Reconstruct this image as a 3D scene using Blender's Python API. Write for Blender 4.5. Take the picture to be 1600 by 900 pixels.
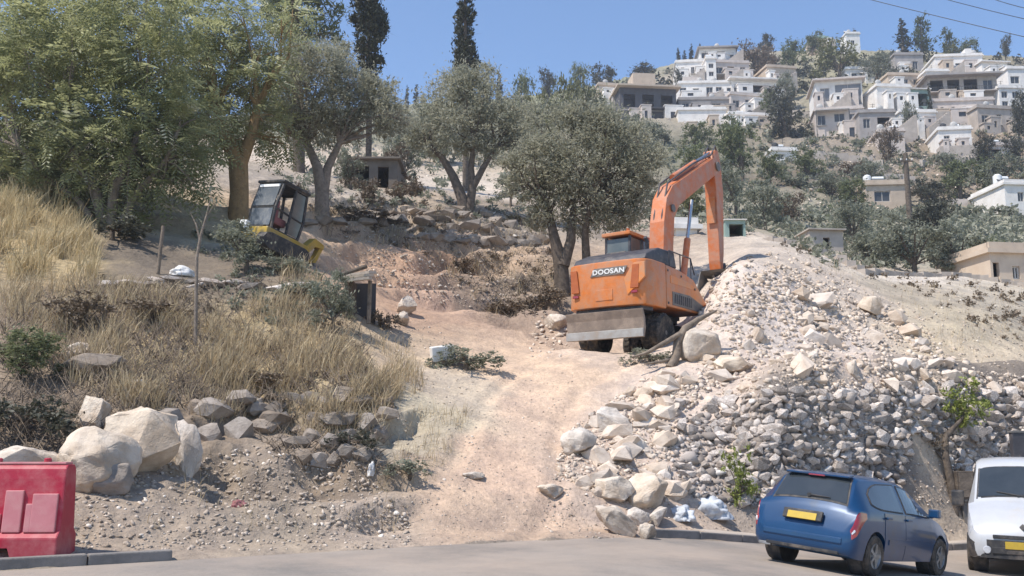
import bpy, bmesh, math, random
import numpy as np
from mathutils import Vector, Matrix, Euler, noise as mnoise

R = math.radians
rng = np.random.default_rng(7)
random.seed(7)
for _o in list(bpy.data.objects):
    bpy.data.objects.remove(_o)
scene = bpy.context.scene
COL = scene.collection

# ------------------------------------------------------------------ camera
F = 1500.0
PITCH = math.atan(250.0 / F)
EYE = 1.75
cam_d = bpy.data.cameras.new('camera')
cam_d.sensor_width = 36.0
cam_d.lens = 36.0 * F / 1600.0
cam_d.clip_start = 0.1
cam_d.clip_end = 4000.0
cam = bpy.data.objects.new('camera', cam_d)
cam.location = (0, 0, EYE)
cam.rotation_euler = (math.pi / 2 + PITCH, 0, 0)
COL.objects.link(cam)
scene.camera = cam

# ------------------------------------------------------------------ sky, sun, exposure
SUN_EL, SUN_AZ = R(58), R(-118)          # azimuth measured from +Y towards +X
to_sun = Vector((math.sin(SUN_AZ) * math.cos(SUN_EL), math.cos(SUN_AZ) * math.cos(SUN_EL), math.sin(SUN_EL)))
world = bpy.data.worlds.new('World')
scene.world = world
world.use_nodes = True
wn = world.node_tree.nodes
sky = wn.new('ShaderNodeTexSky')
sky.sky_type = 'NISHITA'
sky.sun_disc = False
sky.sun_elevation = SUN_EL
sky.sun_rotation = SUN_AZ
sky.altitude = 700
sky.air_density = 1.0
sky.dust_density = 0.15
sky.ozone_density = 4.5
wn['Background'].inputs['Strength'].default_value = 0.15
world.node_tree.links.new(sky.outputs[0], wn['Background'].inputs[0])
sun_d = bpy.data.lights.new('sun', 'SUN')
sun_d.energy = 4.1
sun_d.angle = R(0.5)
sun_d.color = (1.0, 0.94, 0.86)
sun = bpy.data.objects.new('sun', sun_d)
sun.rotation_euler = to_sun.to_track_quat('Z', 'Y').to_euler()
sun.location = (-30, 10, 60)
COL.objects.link(sun)
scene.view_settings.view_transform = 'Standard'
scene.view_settings.look = 'None'
scene.view_settings.exposure = 0.54
scene.view_settings.gamma = 1.0

# ------------------------------------------------------------------ helpers
def ray(px, py):
    a = (px - 800) / F
    b = (450 - py) / F
    c = math.cos(PITCH) - b * math.sin(PITCH)
    d = math.sin(PITCH) + b * math.cos(PITCH)
    return a / c, d / c                   # x/Y and (z-eye)/Y

def at(px, py, Y):
    k, e = ray(px, py)
    return Vector((k * Y, Y, EYE + e * Y))

def pixel(x, y, z):
    e = (z - EYE) / y
    sp, cp = math.sin(PITCH), math.cos(PITCH)
    dep = cp + e * sp
    return 800 + F * (x / y) / dep, 450 - F * (e * cp - sp) / dep

def tag(o, label=None, cat=None, group=None, kind=None):
    if label: o['label'] = label
    if cat: o['category'] = cat
    if group: o['group'] = group
    if kind: o['kind'] = kind
    return o

def thing(name, label, cat, loc=(0, 0, 0), rot=(0, 0, 0), group=None):
    o = bpy.data.objects.new(name, None)
    o.empty_display_size = 0.2
    COL.objects.link(o)
    o.location = loc
    o.rotation_euler = rot
    return tag(o, label, cat, group)

def link(name, me, parent=None, loc=None, rot=None, scale=None):
    o = bpy.data.objects.new(name, me)
    COL.objects.link(o)
    if parent is not None: o.parent = parent
    if loc is not None: o.location = loc
    if rot is not None: o.rotation_euler = rot
    if scale is not None: o.scale = scale
    return o

def copy_tree(o, parent=None):
    c = o.copy()
    COL.objects.link(c)
    if parent is not None: c.parent = parent
    for ch in o.children: copy_tree(ch, c)
    return c

def np_mesh(name, verts, faces, mat=None, attrs=None, smooth=False):
    """faces: (M,3) or (M,4) int array"""
    verts = np.asarray(verts, np.float32); faces = np.asarray(faces, np.int32)
    me = bpy.data.meshes.new(name)
    me.vertices.add(len(verts)); me.vertices.foreach_set('co', verts.ravel())
    k = faces.shape[1]
    me.loops.add(faces.size); me.loops.foreach_set('vertex_index', faces.ravel())
    me.polygons.add(len(faces))
    me.polygons.foreach_set('loop_start', np.arange(len(faces), dtype=np.int32) * k)
    me.update(calc_edges=True)
    for nm, arr in (attrs or {}).items():
        arr = np.asarray(arr, np.float32)
        if arr.ndim == 1:
            at_ = me.attributes.new(nm, 'FLOAT', 'POINT'); at_.data.foreach_set('value', arr)
        else:
            at_ = me.attributes.new(nm, 'FLOAT_COLOR', 'POINT'); at_.data.foreach_set('color', arr.ravel())
    if mat: me.materials.append(mat)
    if smooth: me.shade_smooth()
    return me

class MB:
    def __init__(self): self.v = []; self.f = []
    def add(self, vs, fs, M=None):
        n = len(self.v)
        for p in vs:
            p = Vector(p)
            self.v.append(M @ p if M is not None else p)
        self.f += [[i + n for i in f] for f in fs]
        return self
    def box(self, c, s, rot=None, taper=1.0):
        x, y, z = s[0] / 2, s[1] / 2, s[2] / 2; t = taper
        vs = [(-x, -y, -z), (x, -y, -z), (x, y, -z), (-x, y, -z), (-x * t, -y * t, z), (x * t, -y * t, z), (x * t, y * t, z), (-x * t, y * t, z)]
        M = Matrix.Translation(c)
        if rot is not None: M = M @ Euler(rot).to_matrix().to_4x4()
        return self.add(vs, [(3, 2, 1, 0), (4, 5, 6, 7), (0, 1, 5, 4), (1, 2, 6, 5), (2, 3, 7, 6), (3, 0, 4, 7)], M)
    def prism(self, poly, a0, a1, plane='xz', M=None):
        """outline in the plane, extruded along the third axis from a0 to a1"""
        def P(p, a):
            if plane == 'xz': return (p[0], a, p[1])
            if plane == 'xy': return (p[0], p[1], a)
            return (a, p[0], p[1])
        n = len(poly)
        vs = [P(p, a0) for p in poly] + [P(p, a1) for p in poly]
        fs = [list(range(n))[::-1], list(range(n, 2 * n))] + [(i, (i + 1) % n, n + (i + 1) % n, n + i) for i in range(n)]
        return self.add(vs, fs, M)
    def tube(self, pts, rads, n=8):
        pts = [Vector(p) for p in pts]
        if not hasattr(rads, '__len__'): rads = [rads] * len(pts)
        vs = []; fs = []
        up = None
        for i, p in enumerate(pts):
            d = (pts[min(i + 1, len(pts) - 1)] - pts[max(i - 1, 0)])
            if d.length < 1e-9: d = Vector((0, 0, 1))
            d.normalize()
            if up is None: up = d.orthogonal().normalized()
            up = (up - d * up.dot(d))
            up = up.normalized() if up.length > 1e-6 else d.orthogonal().normalized()
            w = d.cross(up)
            for k in range(n):
                a = 2 * math.pi * k / n
                vs.append(p + (up * math.cos(a) + w * math.sin(a)) * rads[i])
        m = len(pts)
        for i in range(m - 1):
            for k in range(n):
                fs.append((i * n + k, i * n + (k + 1) % n, (i + 1) * n + (k + 1) % n, (i + 1) * n + k))
        fs.append(list(range(n))[::-1]); fs.append([(m - 1) * n + k for k in range(n)])
        return self.add(vs, fs)
    def lathe(self, prof, c=(0, 0, 0), axis='y', n=24):
        """prof: (radius, offset along axis)"""
        vs = []; fs = []
        for r, a in prof:
            for k in range(n):
                t = 2 * math.pi * k / n
                u, w = r * math.cos(t), r * math.sin(t)
                p = {'y': (u, a, w), 'z': (u, w, a), 'x': (a, u, w)}[axis]
                vs.append((p[0] + c[0], p[1] + c[1], p[2] + c[2]))
        m = len(prof)
        for i in range(m - 1):
            for k in range(n):
                fs.append((i * n + k, i * n + (k + 1) % n, (i + 1) * n + (k + 1) % n, (i + 1) * n + k))
        fs.append(list(range(n))); fs.append([(m - 1) * n + k for k in range(n)][::-1])
        return self.add(vs, fs)
    def grid(self, rows, close=False):
        n = len(rows[0]); vs = [p for r in rows for p in r]; fs = []
        for i in range(len(rows) - 1):
            for j in range(n - 1):
                fs.append((i * n + j, i * n + j + 1, (i + 1) * n + j + 1, (i + 1) * n + j))
        return self.add(vs, fs)
    def mesh(self, name, mat=None, smooth=None, recalc=True, bevel=0, seg=2):
        bm = bmesh.new()
        vv = [bm.verts.new(p) for p in self.v]
        for f in self.f:
            try: bm.faces.new([vv[i] for i in f])
            except ValueError: pass
        if recalc: bmesh.ops.recalc_face_normals(bm, faces=bm.faces)
        if bevel:
            ed = [e for e in bm.edges if len(e.link_faces) == 2 and e.calc_face_angle(0) > R(28)]
            bmesh.ops.bevel(bm, geom=ed, offset=bevel, segments=seg, affect='EDGES', profile=0.6, clamp_overlap=True)
        me = bpy.data.meshes.new(name); bm.to_mesh(me); bm.free()
        if mat: me.materials.append(mat)
        if smooth:
            me.shade_smooth(); me.set_sharp_from_angle(angle=R(smooth))
        return me
    def build(self, name, mat=None, parent=None, smooth=None, bevel=0, seg=2, loc=None, rot=None, recalc=True):
        return link(name, self.mesh(name, mat, smooth, recalc, bevel, seg), parent, loc, rot)

# value noise for placing and shaping things
def _hash(ix, iy, s):
    h = (ix * 374761393 + iy * 668265263 + s * 974634777) & 0x7fffffff
    h = ((h ^ (h >> 13)) * 1274126177) & 0x7fffffff
    return ((h ^ (h >> 16)) & 0xffff) / 65535.0
def vnoise(x, y, s=0):
    x = np.asarray(x, float); y = np.asarray(y, float)
    ix = np.floor(x).astype(np.int64); iy = np.floor(y).astype(np.int64)
    fx = x - ix; fy = y - iy
    fx = fx * fx * (3 - 2 * fx); fy = fy * fy * (3 - 2 * fy)
    a = _hash(ix, iy, s); b = _hash(ix + 1, iy, s); c = _hash(ix, iy + 1, s); d = _hash(ix + 1, iy + 1, s)
    return (a + (b - a) * fx) * (1 - fy) + (c + (d - c) * fx) * fy
def fbm(x, y, s=0, oct=4):
    r = 0; a = 1; t = 0
    for k in range(oct):
        r = r + a * (vnoise(x * 2 ** k + 17.3 * k, y * 2 ** k - 9.1 * k, s + k) - 0.5); t += a; a *= 0.55
    return r / t * 2

# ------------------------------------------------------------------ materials
def pm(name, c1, c2=None, scale=6.0, rough=0.85, bump=0.0, bscale=None, rnd=0.0, metal=0.0, spec=0.3, coat=0.0,
       attr=None, transl=0.0, c3=None, world=False, dirt=None, dirtscale=3.0, dirtamt=0.5, detail=6.0, speck=0.0, speckscale=22.0):
    m = bpy.data.materials.new(name); m.use_nodes = True
    nt = m.node_tree; N = nt.nodes; L = nt.links
    b = N['Principled BSDF']
    b.inputs['Roughness'].default_value = rough
    b.inputs['Metallic'].default_value = metal
    b.inputs['Specular IOR Level'].default_value = spec
    b.inputs['Coat Weight'].default_value = coat
    b.inputs['Coat Roughness'].default_value = 0.06
    tc = N.new('ShaderNodeTexCoord')
    if world:
        g = N.new('ShaderNodeNewGeometry'); vec = g.outputs['Position']
    else: vec = tc.outputs['Object']
    def noise(sc, det=detail, ro=0.6):
        n = N.new('ShaderNodeTexNoise'); n.inputs['Scale'].default_value = sc; n.inputs['Detail'].default_value = det
        n.inputs['Roughness'].default_value = ro; L.new(vec, n.inputs['Vector']); return n
    def mix(f, a, b_, typ='MIX'):
        x = N.new('ShaderNodeMix'); x.data_type = 'RGBA'; x.blend_type = typ
        for s, v in ((x.inputs[0], f), (x.inputs[6], a), (x.inputs[7], b_)):
            if isinstance(v, (int, float)): s.default_value = v
            elif isinstance(v, (tuple, list)): s.default_value = (v[0], v[1], v[2], 1)
            else: L.new(v, s)
        return x.outputs[2]
    def ramp(src, lo, hi):
        r = N.new('ShaderNodeMapRange'); r.inputs['From Min'].default_value = lo; r.inputs['From Max'].default_value = hi
        L.new(src, r.inputs['Value']); return r.outputs[0]
    if attr and attr != 'tint':
        a_ = N.new('ShaderNodeAttribute'); a_.attribute_name = attr; base = a_.outputs['Color']
        if c2 is not None:
            base = mix(ramp(noise(scale).outputs[0], 0.35, 0.65), mix(1.0, base, c1, 'MULTIPLY'), mix(1.0, base, c2, 'MULTIPLY'))
    elif attr == 'tint':
        a_ = N.new('ShaderNodeAttribute'); a_.attribute_name = 'tint'
        base = mix(a_.outputs['Fac'], c1, c2 or c1)
        if c3: base = mix(ramp(a_.outputs['Fac'], 0.88, 0.95), base, c3)
    elif c2 is not None:
        base = mix(ramp(noise(scale).outputs[0], 0.36, 0.64), c1, c2)
        if c3: base = mix(ramp(noise(scale * 2.7, 3).outputs[0], 0.52, 0.62), base, c3)
    else:
        base = mix(0.0, c1, c1)
    if speck:
        sv = ramp(noise(speckscale, 6, 0.75).outputs[0], 0.3, 0.7)
        base = mix(sv, mix(1.0, base, (1 - speck,) * 3, 'MULTIPLY'), mix(1.0, base, (1 + speck * .8,) * 3, 'MULTIPLY'))
    if dirt is not None:
        base = mix(ramp(noise(dirtscale, 8, 0.7).outputs[0], 0.62 - 0.3 * dirtamt, 0.75), base, dirt)
    if rnd:
        oi = N.new('ShaderNodeObjectInfo')
        hv = N.new('ShaderNodeHueSaturation')
        mr = N.new('ShaderNodeMapRange'); mr.inputs['To Min'].default_value = 1 - rnd; mr.inputs['To Max'].default_value = 1 + rnd
        L.new(oi.outputs['Random'], mr.inputs['Value']); L.new(mr.outputs[0], hv.inputs['Value'])
        ms = N.new('ShaderNodeMapRange'); ms.inputs['To Min'].default_value = 0.75; ms.inputs['To Max'].default_value = 1.15
        wn_ = N.new('ShaderNodeTexWhiteNoise'); wn_.noise_dimensions = '1D'; L.new(oi.outputs['Random'], wn_.inputs['W'])
        L.new(wn_.outputs['Value'], ms.inputs['Value']); L.new(ms.outputs[0], hv.inputs['Saturation'])
        L.new(base, hv.inputs['Color']); base = hv.outputs[0]
    L.new(base, b.inputs['Base Color'])
    if bump:
        bp = N.new('ShaderNodeBump'); bp.inputs['Strength'].default_value = min(1.0, bump); bp.inputs['Distance'].default_value = 0.03 * max(1, bump)
        L.new(noise(bscale or scale * 4, 8, 0.65).outputs[0], bp.inputs['Height']); L.new(bp.outputs[0], b.inputs['Normal'])
    if transl:
        t = N.new('ShaderNodeBsdfTranslucent'); L.new(base, t.inputs['Color'])
        ms_ = N.new('ShaderNodeMixShader'); ms_.inputs[0].default_value = transl
        L.new(b.outputs[0], ms_.inputs[1]); L.new(t.outputs[0], ms_.inputs[2])
        L.new(ms_.outputs[0], N['Material Output'].inputs['Surface'])
    return m

M = {}
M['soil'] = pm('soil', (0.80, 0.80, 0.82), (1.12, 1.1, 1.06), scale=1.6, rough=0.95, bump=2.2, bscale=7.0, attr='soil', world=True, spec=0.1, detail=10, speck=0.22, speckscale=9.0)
M['road'] = pm('road', (0.20, 0.18, 0.16), (0.30, 0.262, 0.225), scale=0.6, rough=0.85, bump=0.35, bscale=60, world=True, dirt=(0.42, 0.335, 0.265), dirtscale=0.4, dirtamt=0.9, spec=0.2, detail=10, speck=0.2, speckscale=30)
M['pavement'] = pm('pavement', (0.36, 0.31, 0.26), (0.47, 0.4, 0.33), scale=1.3, rough=0.9, bump=0.4, bscale=30, world=True, spec=0.15)
M['kerb'] = pm('kerb', (0.20, 0.185, 0.17), (0.29, 0.26, 0.235), scale=4, rough=0.9, bump=0.4, bscale=40, rnd=0.12, spec=0.2)
M['limestone'] = pm('limestone', (0.66, 0.555, 0.455), (0.52, 0.425, 0.34), scale=2.2, rough=0.95, bump=0.7, bscale=14, rnd=0.16, spec=0.1, dirt=(0.36, 0.265, 0.19), dirtscale=1.6, dirtamt=0.3)
M['boulder'] = pm('boulder', (0.70, 0.605, 0.50), (0.54, 0.445, 0.35), scale=1.3, rough=0.95, bump=2.0, bscale=6, rnd=0.07, spec=0.1, dirt=(0.36, 0.28, 0.21), dirtscale=1.6, dirtamt=0.6)
M['grey_stone'] = pm('grey_stone', (0.51, 0.44, 0.38), (0.32, 0.265, 0.225), scale=4, rough=0.95, bump=0.8, bscale=18, rnd=0.42, spec=0.12, c3=(0.62, 0.55, 0.49))
M['dark_stone'] = pm('dark_stone', (0.33, 0.275, 0.225), (0.22, 0.18, 0.145), scale=3, rough=0.95, bump=0.8, bscale=14, rnd=0.22, spec=0.1)
# ------------------------------------------------------------------ terrain: one ground sheet
YK0, YKS = 15.1, 0.607                    # the kerb line of the street: Y = YK0 + YKS*x
def sp(t, w=0.8): return w * np.logaddexp(0, np.asarray(t, float) / w)
def road_z(x):
    return 0.35 - 0.13 * (sp(np.asarray(x, float) - 2.2) - 0.9 * sp(np.asarray(x, float) - 7.6))
def kerb_px(px):
    k = (px - 800) / F
    return YK0 / (1 - YKS * k)

CP = []
def col(px, *rows, shrink=True):
    for py, Y in rows:
        if shrink and Y < 28:
            yk = kerb_px(px) + 0.7
            Y = 28 - (28 - Y) * (28 - yk) / (28 - 16.5)
        CP.append((px, py, Y))
col(-350, (850, 16.5), (700, 18.7), (450, 24), (270, 29), (220, 36), (180, 50))
col(0, (835, 16.5), (790, 17.2), (700, 18.5), (580, 21), (450, 24.5), (340, 27), (290, 29.5), (245, 36), (215, 50))
col(110, (835, 16.6), (780, 17.4), (690, 19), (580, 21.2), (450, 24.5), (350, 28))
col(200, (830, 16.7), (770, 17.6), (660, 19.5), (560, 21.5), (440, 25), (390, 27), (330, 31), (290, 36), (245, 50))
col(300, (830, 16.7), (745, 18.3), (645, 20.3), (540, 22.5), (445, 25.3), (425, 27), (380, 29.5), (330, 33), (290, 42))
col(400, (825, 16.8), (745, 18.4), (655, 20.2), (560, 22.5), (452, 25.5), (425, 27.2), (390, 29.5), (330, 36), (285, 45), (262, 55))
col(500, (825, 16.8), (765, 17.9), (700, 19), (645, 20.3), (540, 23), (450, 26.5), (415, 30), (375, 34), (340, 38), (305, 46), (285, 55))
col(590, (820, 16.9), (760, 18), (700, 19.2), (640, 20.5), (560, 23), (500, 26.5), (440, 31.5), (380, 37), (340, 43), (300, 52))
col(650, (820, 16.9), (740, 18.4), (650, 20.9), (580, 23.6), (510, 27.2), (450, 31.8), (390, 37), (345, 43), (305, 54))
col(720, (828, 16.7), (740, 18.5), (650, 21), (580, 24), (530, 27), (450, 33), (395, 38), (340, 46), (310, 56))
col(800, (825, 16.8), (740, 18.6), (650, 21.2), (575, 24.6), (535, 27.6), (460, 33), (400, 39), (355, 47), (322, 58))
col(900, (822, 16.9), (760, 18), (680, 20.3), (600, 23), (548, 25.3), (551, 28.5), (500, 31), (430, 36), (385, 43), (350, 54), shrink=False)
col(1000, (825, 17.2), (780, 18.2), (680, 20.4), (590, 23), (552, 25), (553, 28.5), (520, 30.5), (440, 35.5), (395, 42), (365, 52), shrink=False)
col(1080, (820, 17.9), (785, 18.6), (700, 20.2), (600, 22.2), (555, 23.8), (520, 26), (500, 29), (450, 34), (405, 40), (372, 50), shrink=False)
col(1140, (812, 18.6), (790, 19), (700, 20.4), (612, 21.9), (560, 23.6), (490, 26), (420, 28.8), (400, 34), (388, 40), (372, 48), shrink=False)
col(1200, (805, 19.0), (780, 19.4), (700, 19.8), (610, 20.5), (575, 23.2), (490, 27), (405, 31.5), (385, 38), (372, 44), (368, 54), shrink=False)
col(1300, (803, 19.9), (775, 20.3), (700, 20.8), (608, 21.4), (570, 24.4), (490, 29), (425, 34), (405, 40), (404, 46), (402, 56), shrink=False)
col(1400, (800, 21.0), (775, 21.4), (700, 21.8), (608, 22.5), (575, 25.8), (490, 31), (450, 36), (426, 42), (430, 48), (425, 58), shrink=False)
col(1500, (798, 22.2), (770, 22.6), (700, 23.1), (606, 23.8), (580, 27), (510, 31), (465, 36), (430, 42.5), (436, 48), (432, 60), shrink=False)
col(1620, (795, 23.6), (770, 24), (700, 24.4), (604, 25.1), (588, 28.5), (525, 33), (480, 37), (450, 42), (446, 48), (440, 60), shrink=False)
col(2000, (795, 29), (700, 31), (600, 33), (540, 38), (480, 44), (450, 60), shrink=False)
# the far hillside across the valley
col(-350, (215, 90), (205, 150), (200, 260), (220, 430), shrink=False)
col(0, (210, 80), (200, 150), (190, 260), (220, 430), shrink=False)
col(300, (240, 80), (210, 150), (185, 260), (210, 430), shrink=False)
col(600, (275, 80), (235, 130), (195, 190), (165, 260), (200, 430), shrink=False)
col(800, (305, 80), (255, 130), (195, 190), (155, 240), (165, 300), (190, 430), shrink=False)
col(1000, (325, 75), (270, 110), (225, 145), (190, 180), (150, 215), (118, 255), (120, 300), (160, 430), shrink=False)
col(1120, (345, 75), (290, 105), (250, 135), (210, 170), (160, 200), (115, 225), (84, 255), (90, 300), (140, 430), shrink=False)
col(1240, (360, 80), (300, 108), (255, 135), (215, 165), (165, 195), (115, 225), (82, 260), (86, 300), (140, 430), shrink=False)
col(1400, (395, 75), (330, 110), (285, 128), (235, 150), (190, 170), (150, 185), (105, 220), (80, 260), (84, 300), (140, 430), shrink=False)
col(1520, (400, 75), (335, 108), (285, 128), (240, 148), (195, 168), (150, 185), (108, 215), (86, 260), (90, 300), (140, 430), shrink=False)
col(1640, (400, 75), (335, 108), (285, 128), (245, 148), (200, 168), (155, 185), (118, 215), (92, 260), (95, 300), (140, 430), shrink=False)
col(2000, (400, 80), (330, 110), (260, 150), (170, 200), (110, 260), (140, 430), shrink=False)

_cp = np.array([(ray(p, q)[0] * 4.0, math.log(Y) * 3.0, ray(p, q)[1]) for p, q, Y in CP])
def _U(d2): return 0.5 * d2 * np.log(d2 + 1e-12)
_n = len(_cp)
_A = np.zeros((_n + 3, _n + 3))
_d2 = ((_cp[:, None, :2] - _cp[None, :, :2]) ** 2).sum(-1)
_A[:_n, :_n] = _U(_d2) + np.eye(_n) * 6e-4
_A[:_n, _n] = 1; _A[:_n, _n + 1:] = _cp[:, :2]; _A[_n:, :_n] = _A[:_n, _n:].T
_w = np.linalg.solve(_A, np.concatenate([_cp[:, 2], np.zeros(3)]))
def _tps(k, lY):
    s = k.shape; a = (k * 4.0).ravel(); b = (lY * 3.0).ravel(); out = np.empty(len(a))
    for i in range(0, len(a), 20000):
        A_, B_ = a[i:i + 20000], b[i:i + 20000]
        d2 = (A_[:, None] - _cp[None, :, 0]) ** 2 + (B_[:, None] - _cp[None, :, 1]) ** 2
        out[i:i + 20000] = _U(d2) @ _w[:_n] + _w[_n] + _w[_n + 1] * A_ + _w[_n + 2] * B_
    return out.reshape(s)
def sstep(a, b, t):
    t = np.clip((t - a) / (b - a), 0, 1); return t * t * (3 - 2 * t)

# soil zones: place, colour of the dry soil or of shade painted into it, roughness of the surface in metres
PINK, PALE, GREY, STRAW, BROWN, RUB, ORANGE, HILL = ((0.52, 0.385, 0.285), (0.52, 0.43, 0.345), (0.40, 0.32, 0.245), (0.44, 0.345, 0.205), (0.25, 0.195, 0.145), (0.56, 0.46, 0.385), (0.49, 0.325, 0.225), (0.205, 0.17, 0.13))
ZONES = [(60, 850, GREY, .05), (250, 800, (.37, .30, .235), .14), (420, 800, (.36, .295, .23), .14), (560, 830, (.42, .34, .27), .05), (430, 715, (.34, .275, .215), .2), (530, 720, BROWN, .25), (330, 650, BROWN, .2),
         (60, 640, BROWN, .12), (60, 520, BROWN, .10), (250, 560, STRAW, .12), (420, 560, STRAW, .12), (540, 560, STRAW, .10), (600, 570, (.52, .40, .28), .06), (80, 370, STRAW, .12), (230, 400, (.2, .165, .13), .08), (340, 380, (.42, .36, .26), .08), (330, 430, (.2, .165, .13), .05),  # darkest entries paint the shade of the left gully into the soil
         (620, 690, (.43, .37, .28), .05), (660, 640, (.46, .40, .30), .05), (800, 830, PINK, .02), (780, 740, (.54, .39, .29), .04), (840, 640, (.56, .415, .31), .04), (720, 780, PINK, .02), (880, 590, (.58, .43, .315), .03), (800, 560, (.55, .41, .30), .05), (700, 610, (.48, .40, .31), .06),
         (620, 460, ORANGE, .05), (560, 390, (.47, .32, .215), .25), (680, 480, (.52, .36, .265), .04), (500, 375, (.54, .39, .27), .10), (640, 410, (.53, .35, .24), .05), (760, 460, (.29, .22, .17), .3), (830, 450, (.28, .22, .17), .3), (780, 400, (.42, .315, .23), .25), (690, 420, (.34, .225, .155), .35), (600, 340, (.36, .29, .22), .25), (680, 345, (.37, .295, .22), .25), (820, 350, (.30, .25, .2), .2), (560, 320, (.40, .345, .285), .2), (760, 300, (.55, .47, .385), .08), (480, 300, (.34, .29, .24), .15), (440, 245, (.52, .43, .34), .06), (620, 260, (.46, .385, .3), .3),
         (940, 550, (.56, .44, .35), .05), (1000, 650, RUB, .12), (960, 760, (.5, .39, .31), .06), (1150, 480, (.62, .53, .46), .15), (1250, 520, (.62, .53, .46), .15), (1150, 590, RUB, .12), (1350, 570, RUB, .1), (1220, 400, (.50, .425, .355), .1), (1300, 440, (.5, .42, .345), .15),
         (1250, 700, (.2, .17, .145), .10), (1400, 660, (.2, .17, .145), .10), (1560, 660, (.2, .17, .145), .10), (1455, 740, (.44, .355, .27), .16), (1300, 790, (.42, .35, .28), .04), (1550, 560, (.52, .43, .32), .05), (1500, 500, (.45, .38, .28), .06), (1430, 460, (.42, .36, .28), .06), (1580, 480, (.40, .35, .28), .06), (1400, 428, (.6, .53, .45), .05),  # darkest entries paint the shade in the gaps of the stone bank
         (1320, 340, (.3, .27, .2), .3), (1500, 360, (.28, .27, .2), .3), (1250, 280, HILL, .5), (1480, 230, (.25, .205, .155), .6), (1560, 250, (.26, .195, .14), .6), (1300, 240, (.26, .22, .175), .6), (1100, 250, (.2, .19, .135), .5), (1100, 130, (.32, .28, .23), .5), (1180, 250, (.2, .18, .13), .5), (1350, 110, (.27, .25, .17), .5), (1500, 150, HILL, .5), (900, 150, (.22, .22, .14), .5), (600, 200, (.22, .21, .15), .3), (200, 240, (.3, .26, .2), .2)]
def _zone_xy():
    lo = []
    for px, py, c, r in ZONES:
        p = hit(px, py, False); lo.append((p[0] / p[1] * 6.0, math.log(p[1]) * 4.0))
    return np.array(lo)

def H(x, y, rough=True):
    x = np.asarray(x, float); y = np.asarray(y, float)
    yy = np.maximum(y, 5.0); k = x / yy
    z = EYE + _tps(k, np.log(yy)) * yy
    # low terraces on the far hillside
    st = 4.0; q = z / st + 0.35 * fbm(x / 40, y / 40, 91, 2); fr = q - np.floor(q)
    zt = (np.floor(q) + sstep(0.55, 0.95, fr)) * st - 0.35 * st * fbm(x / 40, y / 40, 91, 2)
    z = z + (zt - z) * 0.55 * sstep(95, 140, yy)
    # stepped cut banks behind the track
    wc = sstep(-14, -9, x) * (1 - sstep(0.5, 3.0, x)) * sstep(29, 32, yy) * (1 - sstep(46, 52, yy))
    st = 1.35; q = z / st + 0.9 * fbm(x / 3.5, y / 3.5, 191, 3); fr = q - np.floor(q)
    z = z + ((np.floor(q) + sstep(0.62, 0.92, fr)) - q) * st * 0.95 * wc
    wb = sstep(-6.5, -5.0, x) * (1 - sstep(-2.2, -1.2, x)) * sstep(14.6, 15.4, yy) * (1 - sstep(19.5, 21.0, yy))
    q = z / 0.85 + 0.8 * fbm(x / 1.6, y / 1.6, 291, 3); fr = q - np.floor(q)
    z = z + ((np.floor(q) + sstep(0.6, 0.85, fr)) - q) * 0.85 * 0.75 * wb
    n = (y - YK0 - YKS * x) * 0.855         # metres behind the kerb line
    flat = road_z(x) - 0.05 + 0.13 * sstep(-0.4, 0.6, n + 0.25 * fbm(x / 0.7, y / 0.7, 77, 4))
    t = sstep(0.35, 1.5, n)
    z = flat * (1 - t) + z * t
    if rough and _ZXY is not None:
        c, am = zone_mix(x, y)
        am = am * sstep(0.25, 1.6, n) + 0.004
        z = z + am * (fbm(x / 1.3, y / 1.3, 5, 4) * 1.0 + 0.5 * fbm(x / 0.35, y / 0.35, 15, 3))
        d = np.full(np.shape(x), 99.0)              # wheel ruts worn into the track
        for (x0, y0), (x1, y1) in zip(_RUT[:-1], _RUT[1:]):
            dx, dy = x1 - x0, y1 - y0; u = np.clip(((x - x0) * dx + (y - y0) * dy) / (dx * dx + dy * dy), 0, 1)
            d = np.minimum(d, np.hypot(x - x0 - u * dx, y - y0 - u * dy))
        d = d + 0.12 * fbm(x / 1.1, y / 1.1, 401, 2)
        rm = 0.5 + 0.5 * fbm(x / 2.3, y / 2.3, 402, 2)
        z = z + rm * (0.05 * np.exp(-((d - 1.22) / 0.13) ** 2) + 0.045 * np.exp(-((d - 0.62) / 0.12) ** 2) - 0.085 * np.exp(-((d - 0.92) / 0.17) ** 2))
    return z
_RUT = []
_ZXY = None
def zone_mix(x, y):
    sh = np.shape(x); x = np.ravel(x); y = np.maximum(np.ravel(y), 5.0)
    wx = x + 0.55 * fbm(x / 0.8, y / 0.8, 31, 4) * np.clip(y / 22, 0.6, 6); wy = y + 0.55 * fbm(x / 0.8, y / 0.8, 41, 4) * np.clip(y / 22, 0.6, 6)
    a = wx / wy * 6.0; b = np.log(wy) * 4.0
    C = np.array([z[2] for z in ZONES]); A_ = np.array([z[3] for z in ZONES])
    oc = np.empty((len(a), 3)); oa = np.empty(len(a))
    for i in range(0, len(a), 20000):
        d2 = (a[i:i + 20000, None] - _ZXY[None, :, 0]) ** 2 + (b[i:i + 20000, None] - _ZXY[None, :, 1]) ** 2
        w = 1.0 / (d2 + 0.004) ** 2.2
        w /= w.sum(1, keepdims=True)
        oc[i:i + 20000] = w @ C; oa[i:i + 20000] = w @ A_
    return oc.reshape(sh + (3,)), oa.reshape(sh)

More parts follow.
